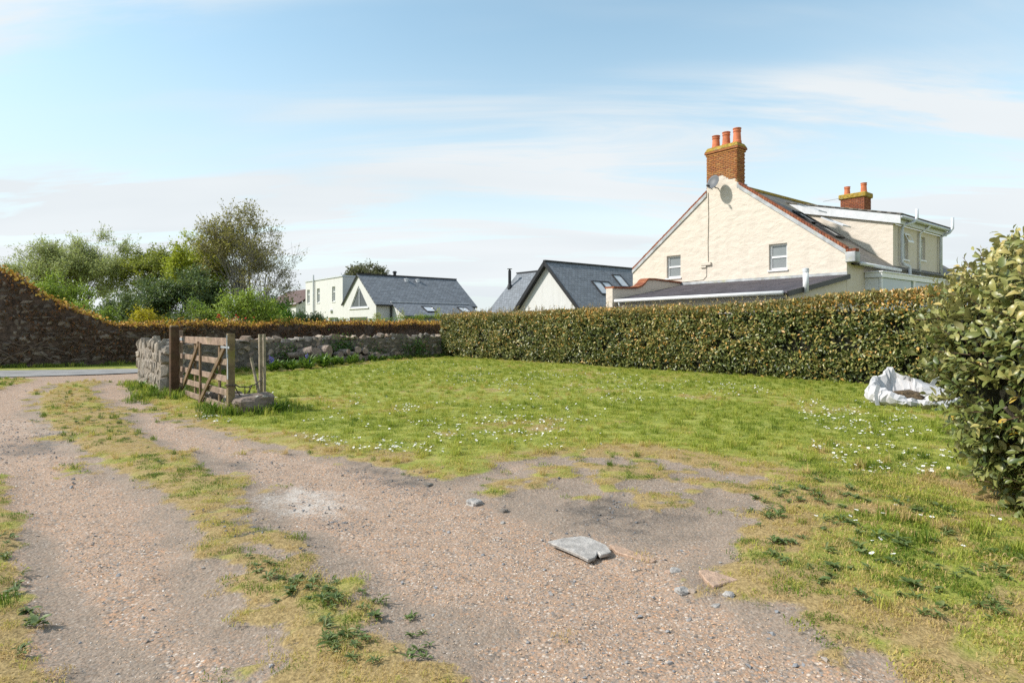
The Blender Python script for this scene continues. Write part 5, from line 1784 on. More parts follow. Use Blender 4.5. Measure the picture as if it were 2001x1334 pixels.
tree('birch_tree', 'small brown twiggy tree growing against the tall pale-stemmed one', (-14.7, 36.2, 0), 2.6, (0.2, 0, 4.2), (1.5, 1.4, 2.5), 34, 16, 9, 0.9, 0.11, 'birch_leaf', 'pale_bark', 0.09, 4, 0.9, 0.30, 0.09, 22, bare=0.4)
tree('lime_tree', 'yellow green leafy tree left of the brown birch', (-19.6, 38.6, 0), 2.6, (0.2, 0, 4.3), (2.2, 1.9, 2.7), 60, 16, 20, 0.7, 0.15, 'lime_leaf', seed=31, upward=0.5, tone=0.45, trunk_r=0.1)
tree('olive_tree', 'dull olive green tree between the sage tree and the yellow green tree', (-24.2, 42.0, 0), 2.8, (0, 0, 4.7), (2.8, 2.2, 2.7), 66, 16, 20, 0.75, 0.15, 'olive_leaf', seed=32, upward=0.5, tone=0.45, trunk_r=0.13)
tree('evergreen_shrub', 'big dark evergreen shrub under the brown birch', (-17.6, 32.6, 0), 1.2, (0, 0, 2.35), (2.7, 1.8, 1.95), 76, 15, 22, 0.55, 0.13, 'dark_leaf', seed=41, tone=0.55, cat='shrub', shell=0.5, trunk_r=0.09, stems=3)
tree('evergreen_shrub', 'grey green rounded evergreen shrub behind the yellow bush', (-20.3, 33.4, 0), 1.0, (0, 0, 2.0), (2.0, 1.6, 1.45), 52, 14, 18, 0.5, 0.12, 'dark_leaf', seed=42, tone=0.72, cat='shrub', shell=0.5, trunk_r=0.08, stems=3)
tree('leafy_shrub', 'yellowish green shrub spilling over the sloping ivy wall', (-23.4, 30.6, 0), 1.1, (0, 0, 2.0), (2.8, 1.6, 2.0), 74, 15, 20, 0.55, 0.11, 'shrub_leaf', seed=43, tone=0.72, cat='shrub', shell=0.45, trunk_r=0.08, stems=4)
tree('leafy_shrub', 'mid green shrub at the foot of the sloping wall top', (-20.2, 28.8, 0), 0.8, (0, 0, 1.45), (1.7, 1.2, 1.05), 40, 13, 16, 0.45, 0.10, 'shrub_leaf', seed=44, tone=0.55, cat='shrub', shell=0.45, trunk_r=0.07, stems=3)
tree('gold_bush', 'small bright yellow bush behind the ivy wall', (-17.6, 29.3, 0), 0.7, (0, 0, 1.45), (0.72, 0.7, 0.85), 26, 10, 14, 0.35, 0.10, 'gold_leaf', seed=45, cat='bush', trunk_r=0.05, stems=3, shell=0.4)
tree('leafy_shrub', 'dull green shrub with bare stems beside the yellow bush', (-15.8, 30.4, 0), 0.9, (0, 0, 1.6), (1.1, 1.0, 1.15), 30, 11, 11, 0.45, 0.10, 'shrub_leaf', seed=46, tone=0.35, cat='shrub', trunk_r=0.06, stems=4, bark='pale_bark')
rose = tree('rose_bush', 'light green rose bush with red blooms behind the ivy wall', (-13.4, 30.5, 0), 0.9, (0, 0, 1.8), (1.75, 1.2, 1.35), 48, 12, 13, 0.5, 0.11, 'shrub_leaf', seed=47, tone=0.75, cat='bush', trunk_r=0.06, stems=4)
tree('leafy_shrub', 'bright green shrub near the white flat-roofed block', (-14.4, 36.5, 0), 1.0, (0, 0, 1.75), (1.6, 1.3, 1.35), 54, 13, 16, 0.55, 0.12, 'fresh_leaf', seed=48, tone=0.6, cat='shrub', trunk_r=0.08, stems=4)
tree('evergreen_shrub', 'dark green low shrub between the bright green one and the low hedge', (-12.9, 38.5, 0), 0.9, (0, 0, 1.35), (1.15, 1.0, 1.0), 34, 12, 15, 0.5, 0.12, 'dark_leaf', seed=49, tone=0.75, cat='shrub', trunk_r=0.07, stems=3)
tree('evergreen_tree', 'dark round tree rising behind the flat-roofed white block', (-20.4, 84.0, 0), 5.0, (0, 0, 7.7), (3.3, 3.0, 2.6), 60, 14, 13, 0.85, 0.24, 'grey_leaf', seed=50, tone=0.6, trunk_r=0.25, shell=0.45)
tree('lime_tree', 'yellow green treetop behind the slate roof ridge', (-14.6, 92.0, 0), 4.5, (0, 0, 6.6), (2.2, 2.0, 1.7), 30, 12, 12, 0.8, 0.24, 'lime_leaf', seed=51, tone=0.4, trunk_r=0.2)
b0 = base_of(rose)
for k in range(9):
    a = random.uniform(0, 6.28)
    p = Vector((random.uniform(-0.9, 0.9), -1.15 + random.uniform(-0.1, 0.25), random.uniform(1.55, 2.15)))
    rb_ = rock_mesh('bloom', M['petal_red'], 300 + k, 0.1, 14)
    link('bloom', rb_, rose, p, (random.random(), random.random(), 0), (0.11, 0.11, 0.09))
for i, (x, y, h) in enumerate(((-10.2, 46.2, 0.6), (-8.4, 46.0, 0.75), (-7.0, 46.6, 0.55), (-5.6, 46.4, 0.8))):
    tree('garden_sapling', 'thin yellow green sapling sticking up above the low garden hedge', (x, y, 0), 1.5, (0, 0, 1.85 + h * 0.4), (0.35, 0.3, h * 0.7), 8, 6, 6, 0.22, 0.09, 'lime_leaf', seed=60 + i, cat='sapling', trunk_r=0.02, group='saplings behind the low garden hedge')


# ------------------------------------------------------------------ gate, posts, rope
def gate():
    hx, lx = Vector((-7.02, 12.93, 0)), Vector((-4.72, 10.25, 0))
    d = (lx - hx).normalized()
    out = Vector((d.y, -d.x, 0))                   # towards the drive
    Lg = (lx - hx).length
    root = thing('field_gate', 'weathered wooden five-bar gate standing open beside the drive', 'gate', hx.lerp(lx, 0.5))
    g = lambda s, z, o=0.0: hx + d * (s * Lg) + out * o + UP * z
    MB().beam(g(0, 0.08), g(0, 1.42), 0.10, 0.085, d).part('hinge_stile', M['gate_wood'], root, bevel=0.006)
    MB().beam(g(1, 0.0), g(1, 1.385), 0.11, 0.11, d).part('latch_stile', M['post_wood'], root, bevel=0.006)
    for z, h in ((1.235, 0.135), (0.89, 0.105), (0.61, 0.105), (0.375, 0.105), (0.135, 0.105)):
        k = random.uniform(-0.008, 0.008)
        MB().beam(g(0.012, z + k), g(0.985, z - k), 0.03, h, out).part('rail', M['gate_wood'], root, bevel=0.004)
    MB().beam(g(0.49, 0.06, 0.032), g(0.485, 1.19, 0.032), 0.075, 0.028, d).part('upright', M['dark_gate'], root)
    MB().beam(g(0.045, 0.10, 0.034), g(0.455, 1.18, 0.034), 0.085, 0.03, d).part('brace', M['dark_gate'], root)
    MB().beam(g(0.50, 0.06, 0.062), g(0.945, 1.16, 0.040), 0.085, 0.03, d).part('brace', M['dark_gate'], root)
    for s in (0.31, 0.785):
        MB().beam(g(s, 0.08, -0.032), g(s, 1.17, -0.032), 0.085, 0.03, d).part('upright', M['dark_gate'], root)
    MB().box(g(-0.02, 1.21, 0.017), d * 0.44, out * 0.006, UP * 0.06).part('hinge_strap', M['galvanised'], root)
    MB().box(g(-0.045, 0.42, -0.03), d * 0.13, out * 0.055, UP * 0.06).part('hinge', M['galvanised'], root)
    MB().box(g(0.90, 1.135, 0.056), d * 0.48, out * 0.006, UP * 0.035).part('latch_strap', M['galvanised'], root)
    MB().box(g(1.0, 0.62, 0.056) + d * 0.01, d * 0.045, out * 0.006, UP * 0.42).part('latch_plate', M['galvanised'], root)
    MB().tube([g(1.0, 0.98, 0.07) + d * 0.035, g(1.0, 1.36, 0.07) + d * 0.035], 0.011, 6).part('latch_bar', M['galvanised'], root)
    # hanging post
    hp = thing('gate_post', 'dark square timber gate post at the end of the pale stone wall', 'post', (-6.98, 12.62, 0))
    MB().beam((-6.98, 12.62, -0.3), (-6.98, 12.62, 1.50), 0.155, 0.155, d).part('shaft', M['dark_wood'], hp, bevel=0.012)
    MB().beam(Vector((-6.98, 12.62, 1.501)), Vector((-6.98, 12.62, 1.52)), 0.13, 0.13, d).part('cap', M['stake_wood'], hp)
    # split stakes behind the gate
    st = thing('split_stake', 'grey split fence stake standing behind the gate with rope tied to it', 'stake', (-5.18, 12.65, 0))
    MB().beam((-5.20, 12.66, -0.2), (-5.235, 12.7, 1.34), 0.075, 0.06, d).part('shaft', M['stake_wood'], st, bevel=0.006)
    MB().beam((-5.10, 12.60, -0.2), (-5.12, 12.62, 1.345), 0.06, 0.05, d).part('shaft', M['stake_wood'], st, bevel=0.006)
    ls = thing('leaning_stake', 'short thin stake leaning against the split fence stake', 'stake', (-5.12, 12.45, 0))
    MB().beam((-5.10, 12.42, -0.05), (-5.36, 12.55, 0.86), 0.06, 0.045, d).part('shaft', M['stake_wood'], ls, bevel=0.005)
    # rope looped from the gate to the stake
    rp = thing('tie_rope', 'dark frayed rope slung between the gate and the split stake', 'rope', (-4.8, 11.2, 0.5))
    a, b = Vector((-4.70, 10.32, 0.52)), Vector((-5.12, 12.55, 0.44))
    sag = lambda k, s: [a.lerp(b, i / 12) - UP * s * 4 * (i / 12) * (1 - i / 12) + Vector((0, 0, 0.01 * math.sin(i * 2.1 + k))) for i in range(13)]
    MB().tube(sag(0, 0.10), 0.011, 6).part('strand', M['rope'], rp, smooth=True)
    p = sag(1, 0.10)
    MB().tube(catmull([p[0], p[2] - UP * 0.13, p[4] - UP * 0.19, p[6] - UP * 0.07, p[7]], 5), 0.010, 6).part('strand', M['rope'], rp, smooth=True)
    for k in (4, 6, 9):
        q = p[k]
        MB().tube([q, q - UP * 0.07 + d * 0.02, q - UP * 0.13], 0.009, 5).part('knot_end', M['rope'], rp)
    MB().tube([Vector((-4.72, 10.25, 0.52)) + (d * math.cos(t) + out * math.sin(t)) * 0.085 + UP * 0.01 * math.sin(t * 2) for t in np.linspace(0, 6.28, 14)], 0.012, 6).part('coil', M['rope'], rp)
    # low line of stones behind the gate, a big lichened block at its near end
    base = Vector((-4.42, 10.42, 0))
    bl = link('lichened_block', rough_rock('lichened_block', M['boulder'], (0.62, 0.54, 0.42), 5, 0.15, 7, 7.0), None, (-4.36, 10.36, 0.13), (0.03, -0.05, math.atan2(d.y, d.x) + math.pi / 2))
    tag(bl, 'large square lichen-spotted stone block at the foot of the gate latch post', 'stone')
    kb = thing('stone_footing', 'low broken line of flat lichened stones behind the gate', 'wall', (-5.4, 11.6, 0))
    for i, (s, w, l, h) in enumerate(((0.75, 0.52, 0.62, 0.32), (1.32, 0.46, 0.55, 0.28), (1.85, 0.50, 0.58, 0.30), (2.4, 0.42, 0.5, 0.24), (2.85, 0.4, 0.45, 0.2), (0.5, 0.3, 0.4, 0.18))):
        q = Vector((-4.36, 10.36, 0)) - d * s - out * (0.05 + 0.06 * (i % 2))
        link('stone', rough_rock('stone', M['boulder'], (l, w, h), 20 + i, 0.10, 4, 5.0), kb, Vector((q.x, q.y, h * 0.34)) - base_of(kb), (random.uniform(-.06, .06), random.uniform(-.06, .06), math.atan2(d.y, d.x) + random.uniform(-.15, .15)))


M['dark_gate'] = wood_mat('dark_gate_wood', (0.17, 0.115, 0.07), moss_amt=0.35)
gate()


# ------------------------------------------------------------------ logs along the wall
def along(r_):
    """distance along the roadside wall at which it is crossed by the sight line x / y = r_"""
    for s in np.arange(0, len1, 0.05):
        p, _ = f1(s)
        if p.x / p.y > r_:
            return s
    return len1


def logs():
    spec = [(553, 694, .11, .5, 1.3, 'pale split log lying on its side at the pile end by the green plants'),
            (574, 690, .20, .55, 0.5, 'thick tilted log next to the pale split log'),
            (590, 694, .25, .5, -0.45, 'thickest tilted log with a broad cut face'),
            (613, 686, .225, .45, 0.05, 'large round log standing out with its cut face square on'),
            (637, 693, .12, .6, -0.5, 'slim log with pale flank beside the round one'),
            (650, 688, .125, .5, 0.1, 'medium log in the upper row of the pile'),
            (651, 699, .12, .5, 0.2, 'medium log in the lower row of the pile'),
            (662, 692, .115, .5, 0.0, 'small round log wedged in the middle of the pile'),
            (676, 683, .135, .65, -0.75, 'reddish log lying slantwise on top of the pile'),
            (691, 685, .125, .6, -0.7, 'pale log beside the reddish slanting one on top of the pile'),
            (673, 698, .14, .5, 0.1, 'thick log in the bottom row under the slanting pair'),
            (700, 692, .12, .5, 0.15, 'grey log right under the topmost pale one'),
            (713, 694, .135, .5, 0.0, 'reddish round log at the tapering end of the pile'),
            (688, 699, .10, .5, 0.3, 'short log in the bottom row below the grey one'),
            (703, 701, .08, .5, -0.2, 'thin log at ground level in the tapering end'),
            (726, 695, .06, .5, 1.2, 'thin pale branch lying on the pile end'),
            (737, 694, .055, .5, 1.0, 'thin grey branch lying loose past the pile end')]
    end_mats = M['log_end']
    done = []
    for i, (px, py, r_, ln, yaw, lab) in enumerate(spec):
        s = along((px - 1000.5) / 1194.0)
        p, d = f1(s)
        inn = Vector((d.y, -d.x))
        q = p + inn * (0.28 + ln * 0.5 * abs(math.cos(yaw)))
        z = max(r_ * 0.97 + 0.03, 1.5 - (py - 638) / 1194.0 * q.y)
        ax = (Vector((inn.x, inn.y, 0)) * math.cos(yaw) + Vector((d.x, d.y, 0)) * math.sin(yaw)).normalized()
        if r_ > 0.19 and i != 3:
            ax = (ax + UP * 0.25).normalized()
        o = Vector((q.x, q.y, z))
        t = thing('cut_log', lab, 'log', o)
        nb = 12
        ex = UP.cross(ax).normalized()
        ey = ax.cross(ex)
        rad = [r_ * random.uniform(0.93, 1.06) for _ in range(nb)]
        V, F = [], []
        for f in (-0.5, 0.0, 0.5):
            for k in range(nb):
                a = 2 * math.pi * k / nb
                V.append((ex * math.cos(a) + ey * math.sin(a)) * rad[k] * random.uniform(0.985, 1.015) + ax * ln * f)
        for j in range(2):
            for k in range(nb):
                F.append((j * nb + k, j * nb + (k + 1) % nb, (j + 1) * nb + (k + 1) % nb, (j + 1) * nb + k))
        link('bark', pmesh('bark', V, F, M['log_bark']), t)
        link('cut_face', pmesh('cut_face', [V[2 * nb + k] for k in range(nb)], [tuple(range(nb))], end_mats), t)
        link('cut_face', pmesh('cut_face', [V[k] for k in range(nb)], [tuple(reversed(range(nb)))], end_mats), t)
        done.append((s, z, r_))
    # hidden lower course that carries the pile
    for k in range(16):
        s = along((556 - 1000.5) / 1194.0) + k * 0.29
        if s > along((722 - 1000.5) / 1194.0):
            break
        p, d = f1(s)
        inn = Vector((d.y, -d.x))
        q = p + inn * 0.52
        r_ = random.uniform(0.12, 0.15)
        t = thing('cut_log', 'short bark-covered log in the lowest course of the pile, half hidden by plants', 'log', (q.x, q.y, r_), group='lowest logs of the pile')
        b = MB().tube([Vector((q.x, q.y, r_)) - Vector((inn.x, inn.y, 0)) * 0.24, Vector((q.x, q.y, r_)) + Vector((inn.x, inn.y, 0)) * 0.22], [r_ * 0.98, r_], 11, cap=False)
        b.part('bark', M['log_bark'], t)
        c = MB()
        e = Vector((q.x, q.y, r_)) + Vector((inn.x, inn.y, 0)) * 0.222
        dd = Vector((d.x, d.y, 0))
        c.add([e + (dd * math.cos(a) + UP * math.sin(a)) * r_ * 0.995 for a in np.linspace(0, 6.283, 11, endpoint=False)], [tuple(range(11))])
        c.part('cut_face', M['log_end'], t)


logs()


# ------------------------------------------------------------------ bulk bag slumped by the hedge
def bulk_bag():
    o = Vector((7.36, 11.35, gz(7.36, 11.35)))
    root = thing('bulk_bag', 'crumpled white woven bulk bag slumped open on the grass by the hedge', 'bag', o)
    nth, rr = 60, random.Random(3)
    from mathutils import noise as mn
    key = [(0.0, 0.30), (0.5, 0.40), (1.0, 0.50), (1.35, 0.58), (1.6, 0.74), (1.85, 0.70), (2.1, 0.56), (2.6, 0.52), (3.0, 0.42), (3.4, 0.34), (3.9, 0.26), (4.4, 0.15), (4.9, 0.12), (5.4, 0.17), (5.9, 0.25), (6.3, 0.30)]

    def rim(th):
        for (a, za), (b, zb) in zip(key, key[1:]):
            if th <= b:
                return (za + (zb - za) * (th - a) / (b - a)) * 0.88
        return 0.27
    rows = []
    for th in np.linspace(0, 2 * math.pi, nth, endpoint=False):
        c, s_ = math.cos(th), math.sin(th)
        H = rim(th)
        pr = [(0.93, 0.0), (1.07, H * 0.25), (1.06, H * 0.55), (0.98, H * 0.82), (0.90, H), (0.80, H * 1.0), (0.73, H * 0.80), (0.69, H * 0.56), (0.66, H * 0.34), (0.62, 0.05), (0.4, 0.012)]
        if c > 0.1:                                # the far end has collapsed into a sloping flap
            k = (c - 0.1) / 0.9
            pr = [(r_ * (1 + 0.22 * k), z) for r_, z in pr[:4]] + [(pr[4][0] * (1 + 0.05 * k), pr[4][1])] + [(r_ * (1 - 0.55 * k), z * (1 + 0.25 * k) if j < 2 else z) for j, (r_, z) in enumerate(pr[5:])]
        row = []
        for j, (r_, z) in enumerate(pr):
            p = Vector((0.66 * r_ * c, 0.42 * r_ * s_ + (0.12 * z / 0.6 if s_ > 0 else 0), z))
            q = Vector((math.cos(th) * 2.4, math.sin(th) * 2.4, z * 2.5))
            fold = abs(mn.noise(q * 1.2 + Vector((3, 1, 2)))) * 0.17 + abs(mn.noise(q * 2.9)) * 0.09
            if j:
                p += Vector((c, s_ * 0.8, 0.3 * (j < 9))) * (0.07 - fold)
                p += Vector((rr.uniform(-1, 1), rr.uniform(-1, 1), rr.uniform(-1, 1))) * 0.02
            p.z = max(0.008 if j else -0.02, p.z)
            row.append(p)
        rows.append(row)
    k = len(rows[0])
    V = [p for r_ in rows for p in r_]
    F = []
    for i in range(nth):
        i2 = (i + 1) % nth
        for j in range(k - 1):
            a, b, c, d = i * k + j, i2 * k + j, i2 * k + j + 1, i * k + j + 1
            F += [(a, b, c), (a, c, d)] if (i + j) % 3 else [(a, b, d), (b, c, d)]
    bd = link('bag_body', pmesh('bag_body', V, F, M['bag'], True), root)
    ms = bd.data
    ms.set_sharp_from_angle(angle=R(15))
    link('hollow_mound', rough_rock('hollow_mound', M['hollow_fill'], (0.78, 0.50, 0.36), 77, 0.18, 5, 2.4), root, (-0.02, 0.05, 0.06))  # added brown mound, makes the bag's opening read as a brown hole

    def band(pts, w, name):
        b = MB()
        for p, q in zip(pts, pts[1:]):
            p, q = Vector(p), Vector(q)
            sd2 = (q - p).cross(Vector((0.2, -1, 0.3))).normalized() * w / 2
            nn = (q - p).cross(sd2).normalized() * 0.006
            b.hexa([o + p - sd2, o + p + sd2, o + p + sd2 + nn, o + p - sd2 + nn, o + q - sd2, o + q + sd2, o + q + sd2 + nn, o + q - sd2 + nn])
        b.part(name, M['bag'], root)
    band([(0.08, -0.42, 0.20), (0.14, -0.52, 0.17), (0.23, -0.60, 0.06), (0.28, -0.64, 0.012)], 0.085, 'lifting_strap')
    band([(-0.62, -0.12, 0.36), (-0.72, -0.20, 0.20), (-0.72, -0.26, 0.01)], 0.08, 'lifting_strap')
    band([(0.52, 0.12, 0.34), (0.60, 0.10, 0.48), (0.72, 0.06, 0.44), (0.76, 0.0, 0.26)], 0.08, 'lifting_strap')


M['hollow_fill'] = simple('bag_hollow_brown', (0.17, 0.115, 0.06), 0.95, var=0.4, scale=14, bumps=1.0, bdist=0.05)  # brown for the mound added inside the bag's opening
bulk_bag()


# ------------------------------------------------------------------ flat stones and chunks in the drive
def flat_stone(name, label, px, mat, thick, lift, tilt=0.0):
    P = plan(px)
    cx = sum(p[0] for p in P) / len(P)
    cy = sum(p[1] for p in P) / len(P)
    z0 = gz(cx, cy)
    bm = bmesh.new()
    top = [bm.verts.new((x - cx, y - cy, lift - (y - cy) * tilt + random.uniform(-.004, .004))) for x, y in P]
    bot = [bm.verts.new(((x - cx) * 0.93, (y - cy) * 0.93, lift - (y - cy) * tilt - thick)) for x, y in P]
    bm.faces.new(top)
    bm.faces.new(bot[::-1])
    n = len(P)
    for i in range(n):
        bm.faces.new((top[i], bot[i], bot[(i + 1) % n], top[(i + 1) % n]))
    bmesh.ops.recalc_face_normals(bm, faces=bm.faces[:])
    bmesh.ops.triangulate(bm, faces=[f for f in bm.faces if len(f.verts) > 4])
    bmesh.ops.bevel(bm, geom=[e for e in bm.edges if e.calc_face_angle(0) > 0.7], offset=0.006, segments=1, affect='EDGES')
    me = bpy.data.meshes.new(name)
    bm.to_mesh(me)
    bm.free()
    me.materials.append(M[mat])
    o = link(name, me, None, (cx, cy, z0))
    return tag(o, label, 'stone')


flat_stone('flat_stone', 'large grey flat slab lying loose at the edge of the gravel', [(1068, 1067), (1100, 1061), (1135, 1058), (1152, 1060), (1172, 1068), (1185, 1074), (1196, 1088), (1190, 1091), (1174, 1094), (1168, 1089), (1164, 1098), (1150, 1103), (1128, 1092), (1100, 1080)], 'slab_grey', 0.028, 0.045, -0.015)
flat_stone('flat_stone', 'pinkish flat triangular stone at the lawn edge', [(1364, 1127), (1376, 1123), (1400, 1130), (1444, 1147), (1420, 1152), (1394, 1160), (1378, 1146)], 'slab_pink', 0.03, 0.028)
flat_stone('flat_stone', 'long narrow pinkish stone sunk in the gravel beside the grey slab', [(1190, 1070), (1215, 1074), (1250, 1087), (1284, 1101), (1276, 1104), (1240, 1095), (1204, 1083)], 'slab_pink', 0.04, 0.012)
CH = [(838, 950, 0.10, 'wall_stone', 'small tan stone at the lawn edge by the pale dusty patch'), (928, 984, 0.17, 'slab_grey', 'rounded pale stone half sunk where gravel meets bare soil'),
      (985, 999, 0.09, 'wall_stone', 'small dark stone beside the rounded pale stone'), (982, 1020, 0.05, 'slab_grey', 'little grey chip below the small dark stone'),
      (1320, 1118, 0.085, 'slab_grey', 'angular pale grey stone between the slab and the pink flat stone'), (1306, 1119, 0.05, 'slab_pink', 'little pink stone touching the angular grey one'),
      (1334, 1163, 0.10, 'slab_grey', 'blunt grey stone below the pink flat stone'), (1352, 1165, 0.055, 'wall_stone', 'little brown stone next to the blunt grey one'),
      (1424, 1173, 0.07, 'slab_grey', 'grey stone in front of the pink triangular stone'), (1400, 1185, 0.06, 'slab_grey', 'small bluish stone in the gravel below the pink triangular stone')]
for i, (px, py, sz, m_, lab) in enumerate(CH):
    x, y = gp(px, py)
    o = link('loose_stone', rough_rock('loose_stone', M[m_], (sz * 0.85, sz * 0.68, sz * 0.40), 200 + i, 0.16, 3, 3.0), None, (x, y, gz(x, y) + sz * 0.03), (0.1, 0.1, random.uniform(0, 6)))
    tag(o, lab, 'stone')


# ------------------------------------------------------------------ weeds and bed plants
def in_poly(poly, n):
    P = np.array(poly)
    lo, hi = P.min(0), P.max(0)
    out = []
    while len(out) < n:
        q = RNG.uniform(lo, hi)
        if sdist(poly, np.array([q[0]]), np.array([q[1]]))[0] > 0:
            out.append(q)
    return out


def rosette(name, seed, n, ln, asp, rise, mat):
    rr = np.random.default_rng(seed)
    a = rr.uniform(0, 6.28, n)
    el = rr.uniform(rise[0], rise[1], n)
    D = np.stack([np.cos(a) * np.cos(el), np.sin(a) * np.cos(el), np.sin(el)], 1)
    N = np.stack([-np.cos(a) * np.sin(el), -np.sin(a) * np.sin(el), np.cos(el)], 1) + rr.normal(0, 0.18, (n, 3))
    P = rr.normal(0, 0.012, (n, 3)) + np.array([0, 0, 0.012])
    P[:, 2] = np.abs(P[:, 2])
    return leaf_mesh(name, P, D, N, ln * rr.uniform(0.6, 1.15, n), np.full(n, asp) * rr.uniform(0.8, 1.2, n), np.clip(rr.normal(0.5, 0.22, n), 0, 1), mat, LEAF12)


RO = [rosette('broadleaf_weed', 500 + i, 9 + 2 * (i % 4), (0.085, 0.11, 0.13)[i % 3], (0.30, 0.38, 0.20)[i % 3], (0.02, 0.55), M['weed_leaf']) for i in range(14)]
ROBED = [rosette('leaves', 530 + i, 46, (0.30, 0.24, 0.34)[i % 3], (0.13, 0.24, 0.10)[i % 3], (0.5, 1.45), M['bed_leaf']) for i in range(6)]
for poly, n, sc, lab, grp in (
        (plan([(1460, 965), (1620, 950), (1860, 1010), (2010, 1120), (2010, 1300), (1850, 1280), (1700, 1210), (1500, 1120)]), 130, (0.7, 1.6), 'low rosette of broad dark green weed leaves in the lawn edge by the big bush', 'weeds in the lawn edge'),
        (plan([(470, 1095), (640, 1135), (860, 1235), (910, 1325), (680, 1325), (540, 1215)]), 70, (0.5, 1.2), 'low weed rosette in the worn grass strip between the wheel tracks', 'weeds in the middle strip'),
        (plan([(0, 1040), (35, 1080), (70, 1180), (90, 1325), (0, 1325)]), 16, (0.8, 1.4), 'low weed rosette in the grass verge along the outer wheel track', 'weeds in the outer verge'),
        (plan([(110, 770), (170, 780), (240, 840), (330, 900), (300, 930), (200, 880), (110, 810)]), 30, (0.7, 1.1), 'small weed clump in the grassy part of the middle strip near the gate', 'weeds in the upper middle strip')):
    for q in in_poly(poly, n):
        o = link('broadleaf_weed', random.choice(RO), None, (q[0], q[1], gz(*q) + 0.004), (0, 0, random.uniform(0, 6.28)), (random.uniform(*sc) * 0.42,) * 3)
        tag(o, lab, 'weed', grp)

bluebell = MB()
for k in range(7):
    a = k * 0.9
    bluebell.tube([(0.02 * math.cos(a), 0.02 * math.sin(a), 0.0), (0.05 * math.cos(a), 0.05 * math.sin(a), 0.22 + 0.02 * k)], 0.004, 4)
bluebell_stalk = bluebell.mesh('flower_stalk', M['bed_leaf'])
bl2 = MB()
for k in range(7):
    a = k * 0.9
    for j in range(4):
        p = Vector((0.05 * math.cos(a) + 0.015 * math.cos(j * 1.6), 0.05 * math.sin(a) + 0.015 * math.sin(j * 1.6), 0.20 + 0.02 * k + 0.02 * j))
        bl2.tube([p, p - UP * 0.03], [0.006, 0.013], 5)
bluebell_fl = bl2.mesh('blue_flower', M['petal_blue'])
k_ = 0
for px in list(range(462, 760, 11)) + [520, 545, 572, 600, 640, 484, 506]:
    s = along((px - 1000.5) / 1194.0)
    p, d = f1(s)
    inn = Vector((d.y, -d.x))
    q = p + inn * (random.uniform(0.75, 1.0) + (random.uniform(0.3, 1.0) if px < 640 else 0.1))
    sc = random.uniform(0.85, 1.25) * (1.25 if px < 640 else 0.75)
    blue = (k_ % 5 == 0 and px < 560)
    t = thing('bed_plant', 'clump of strap leaves with blue flowers in the bed below the wall' if blue else ('tall lush green clump in the bed between gate and log pile' if px < 640 else 'low green clump at the foot of the log pile'), 'plant',
              (q.x, q.y, gz(q.x, q.y)), random.uniform(0, 6), 'blue-flowered bed plants' if blue else ('bed plants between gate and logs' if px < 640 else 'bed plants along the log pile'))
    link('leaves', ROBED[k_ % 6], t, (0, 0, 0), None, (sc, sc, sc * 1.0))
    if blue:
        link('flower_stalk', bluebell_stalk, t, (0, 0, 0.05), None, (1.1, 1.1, 1.25))
        link('blue_flower', bluebell_fl, t, (0, 0, 0.05), None, (1.1, 1.1, 1.25))
    k_ += 1
for x, y, sc, lab in ((-8.35, 13.85, 1.15, 'broad-leaved green plant at the foot of the pale stone wall'), (-7.75, 13.2, 0.9, 'smaller green plant beside the gate post on the drive side'), (-4.95, 10.1, 0.8, 'grassy clump at the foot of the gate latch post'), (-3.98, 10.25, 0.75, 'grassy clump beside the lichened stone block')):
    t = thing('verge_plant', lab, 'plant', (x, y, gz(x, y)), random.uniform(0, 6))
    link('leaves', ROBED[1 if 'broad' in lab or 'small' in lab else 2], t, (0, 0, 0), None, (sc * 0.8,) * 3)


# ------------------------------------------------------------------ grass, daisies, gravel chips
def tuft(seed, n, rad, h, wid, lean):
    rr = np.random.default_rng(seed)
    V, F, A = [], [], []
    for i in range(n):
        a, r_ = rr.uniform(0, 6.283), rad * math.sqrt(rr.random())
        p = np.array([r_ * math.cos(a), r_ * math.sin(a), -0.004])
        az = rr.uniform(0, 6.283)
        ln = rr.uniform(*h)
        le = rr.uniform(*lean)
        out = np.array([math.cos(az), math.sin(az), 0])
        sd2 = np.array([-math.sin(az), math.cos(az), 0]) * wid * rr.uniform(0.7, 1.2)
        m = p + out * ln * 0.35 * le + np.array([0, 0, ln * 0.62])
        t = p + out * ln * le + np.array([0, 0, ln * (1.0 - 0.42 * le)])
        b = len(V)
        V += [p - sd2, p + sd2, m + sd2 * 0.8, m - sd2 * 0.8, t]
        F += [(b, b + 1, b + 2), (b, b + 2, b + 3), (b + 3, b + 2, b + 4)]
        A += [rr.random()] * 5
    return npmesh('grass_tuft', np.array(V), np.array(F), M['grass'], False, {'blade': np.array(A)})


TUFTS = [tuft(600 + i, 46, 0.11, (0.02, 0.05), 0.0028, (0.3, 1.3)) for i in range(5)] + [tuft(620 + i, 36, 0.13, (0.018, 0.04), 0.0045, (0.6, 1.7)) for i in range(4)] \
    + [tuft(640 + i, 34, 0.07, (0.07, 0.16), 0.0035, (0.2, 0.8)) for i in range(3)]


def ground_points(x0, x1, y0, y1, dens):
    n = int((x1 - x0) * (y1 - y0) * dens)
    return RNG.uniform(x0, x1, n), RNG.uniform(y0, y1, n)


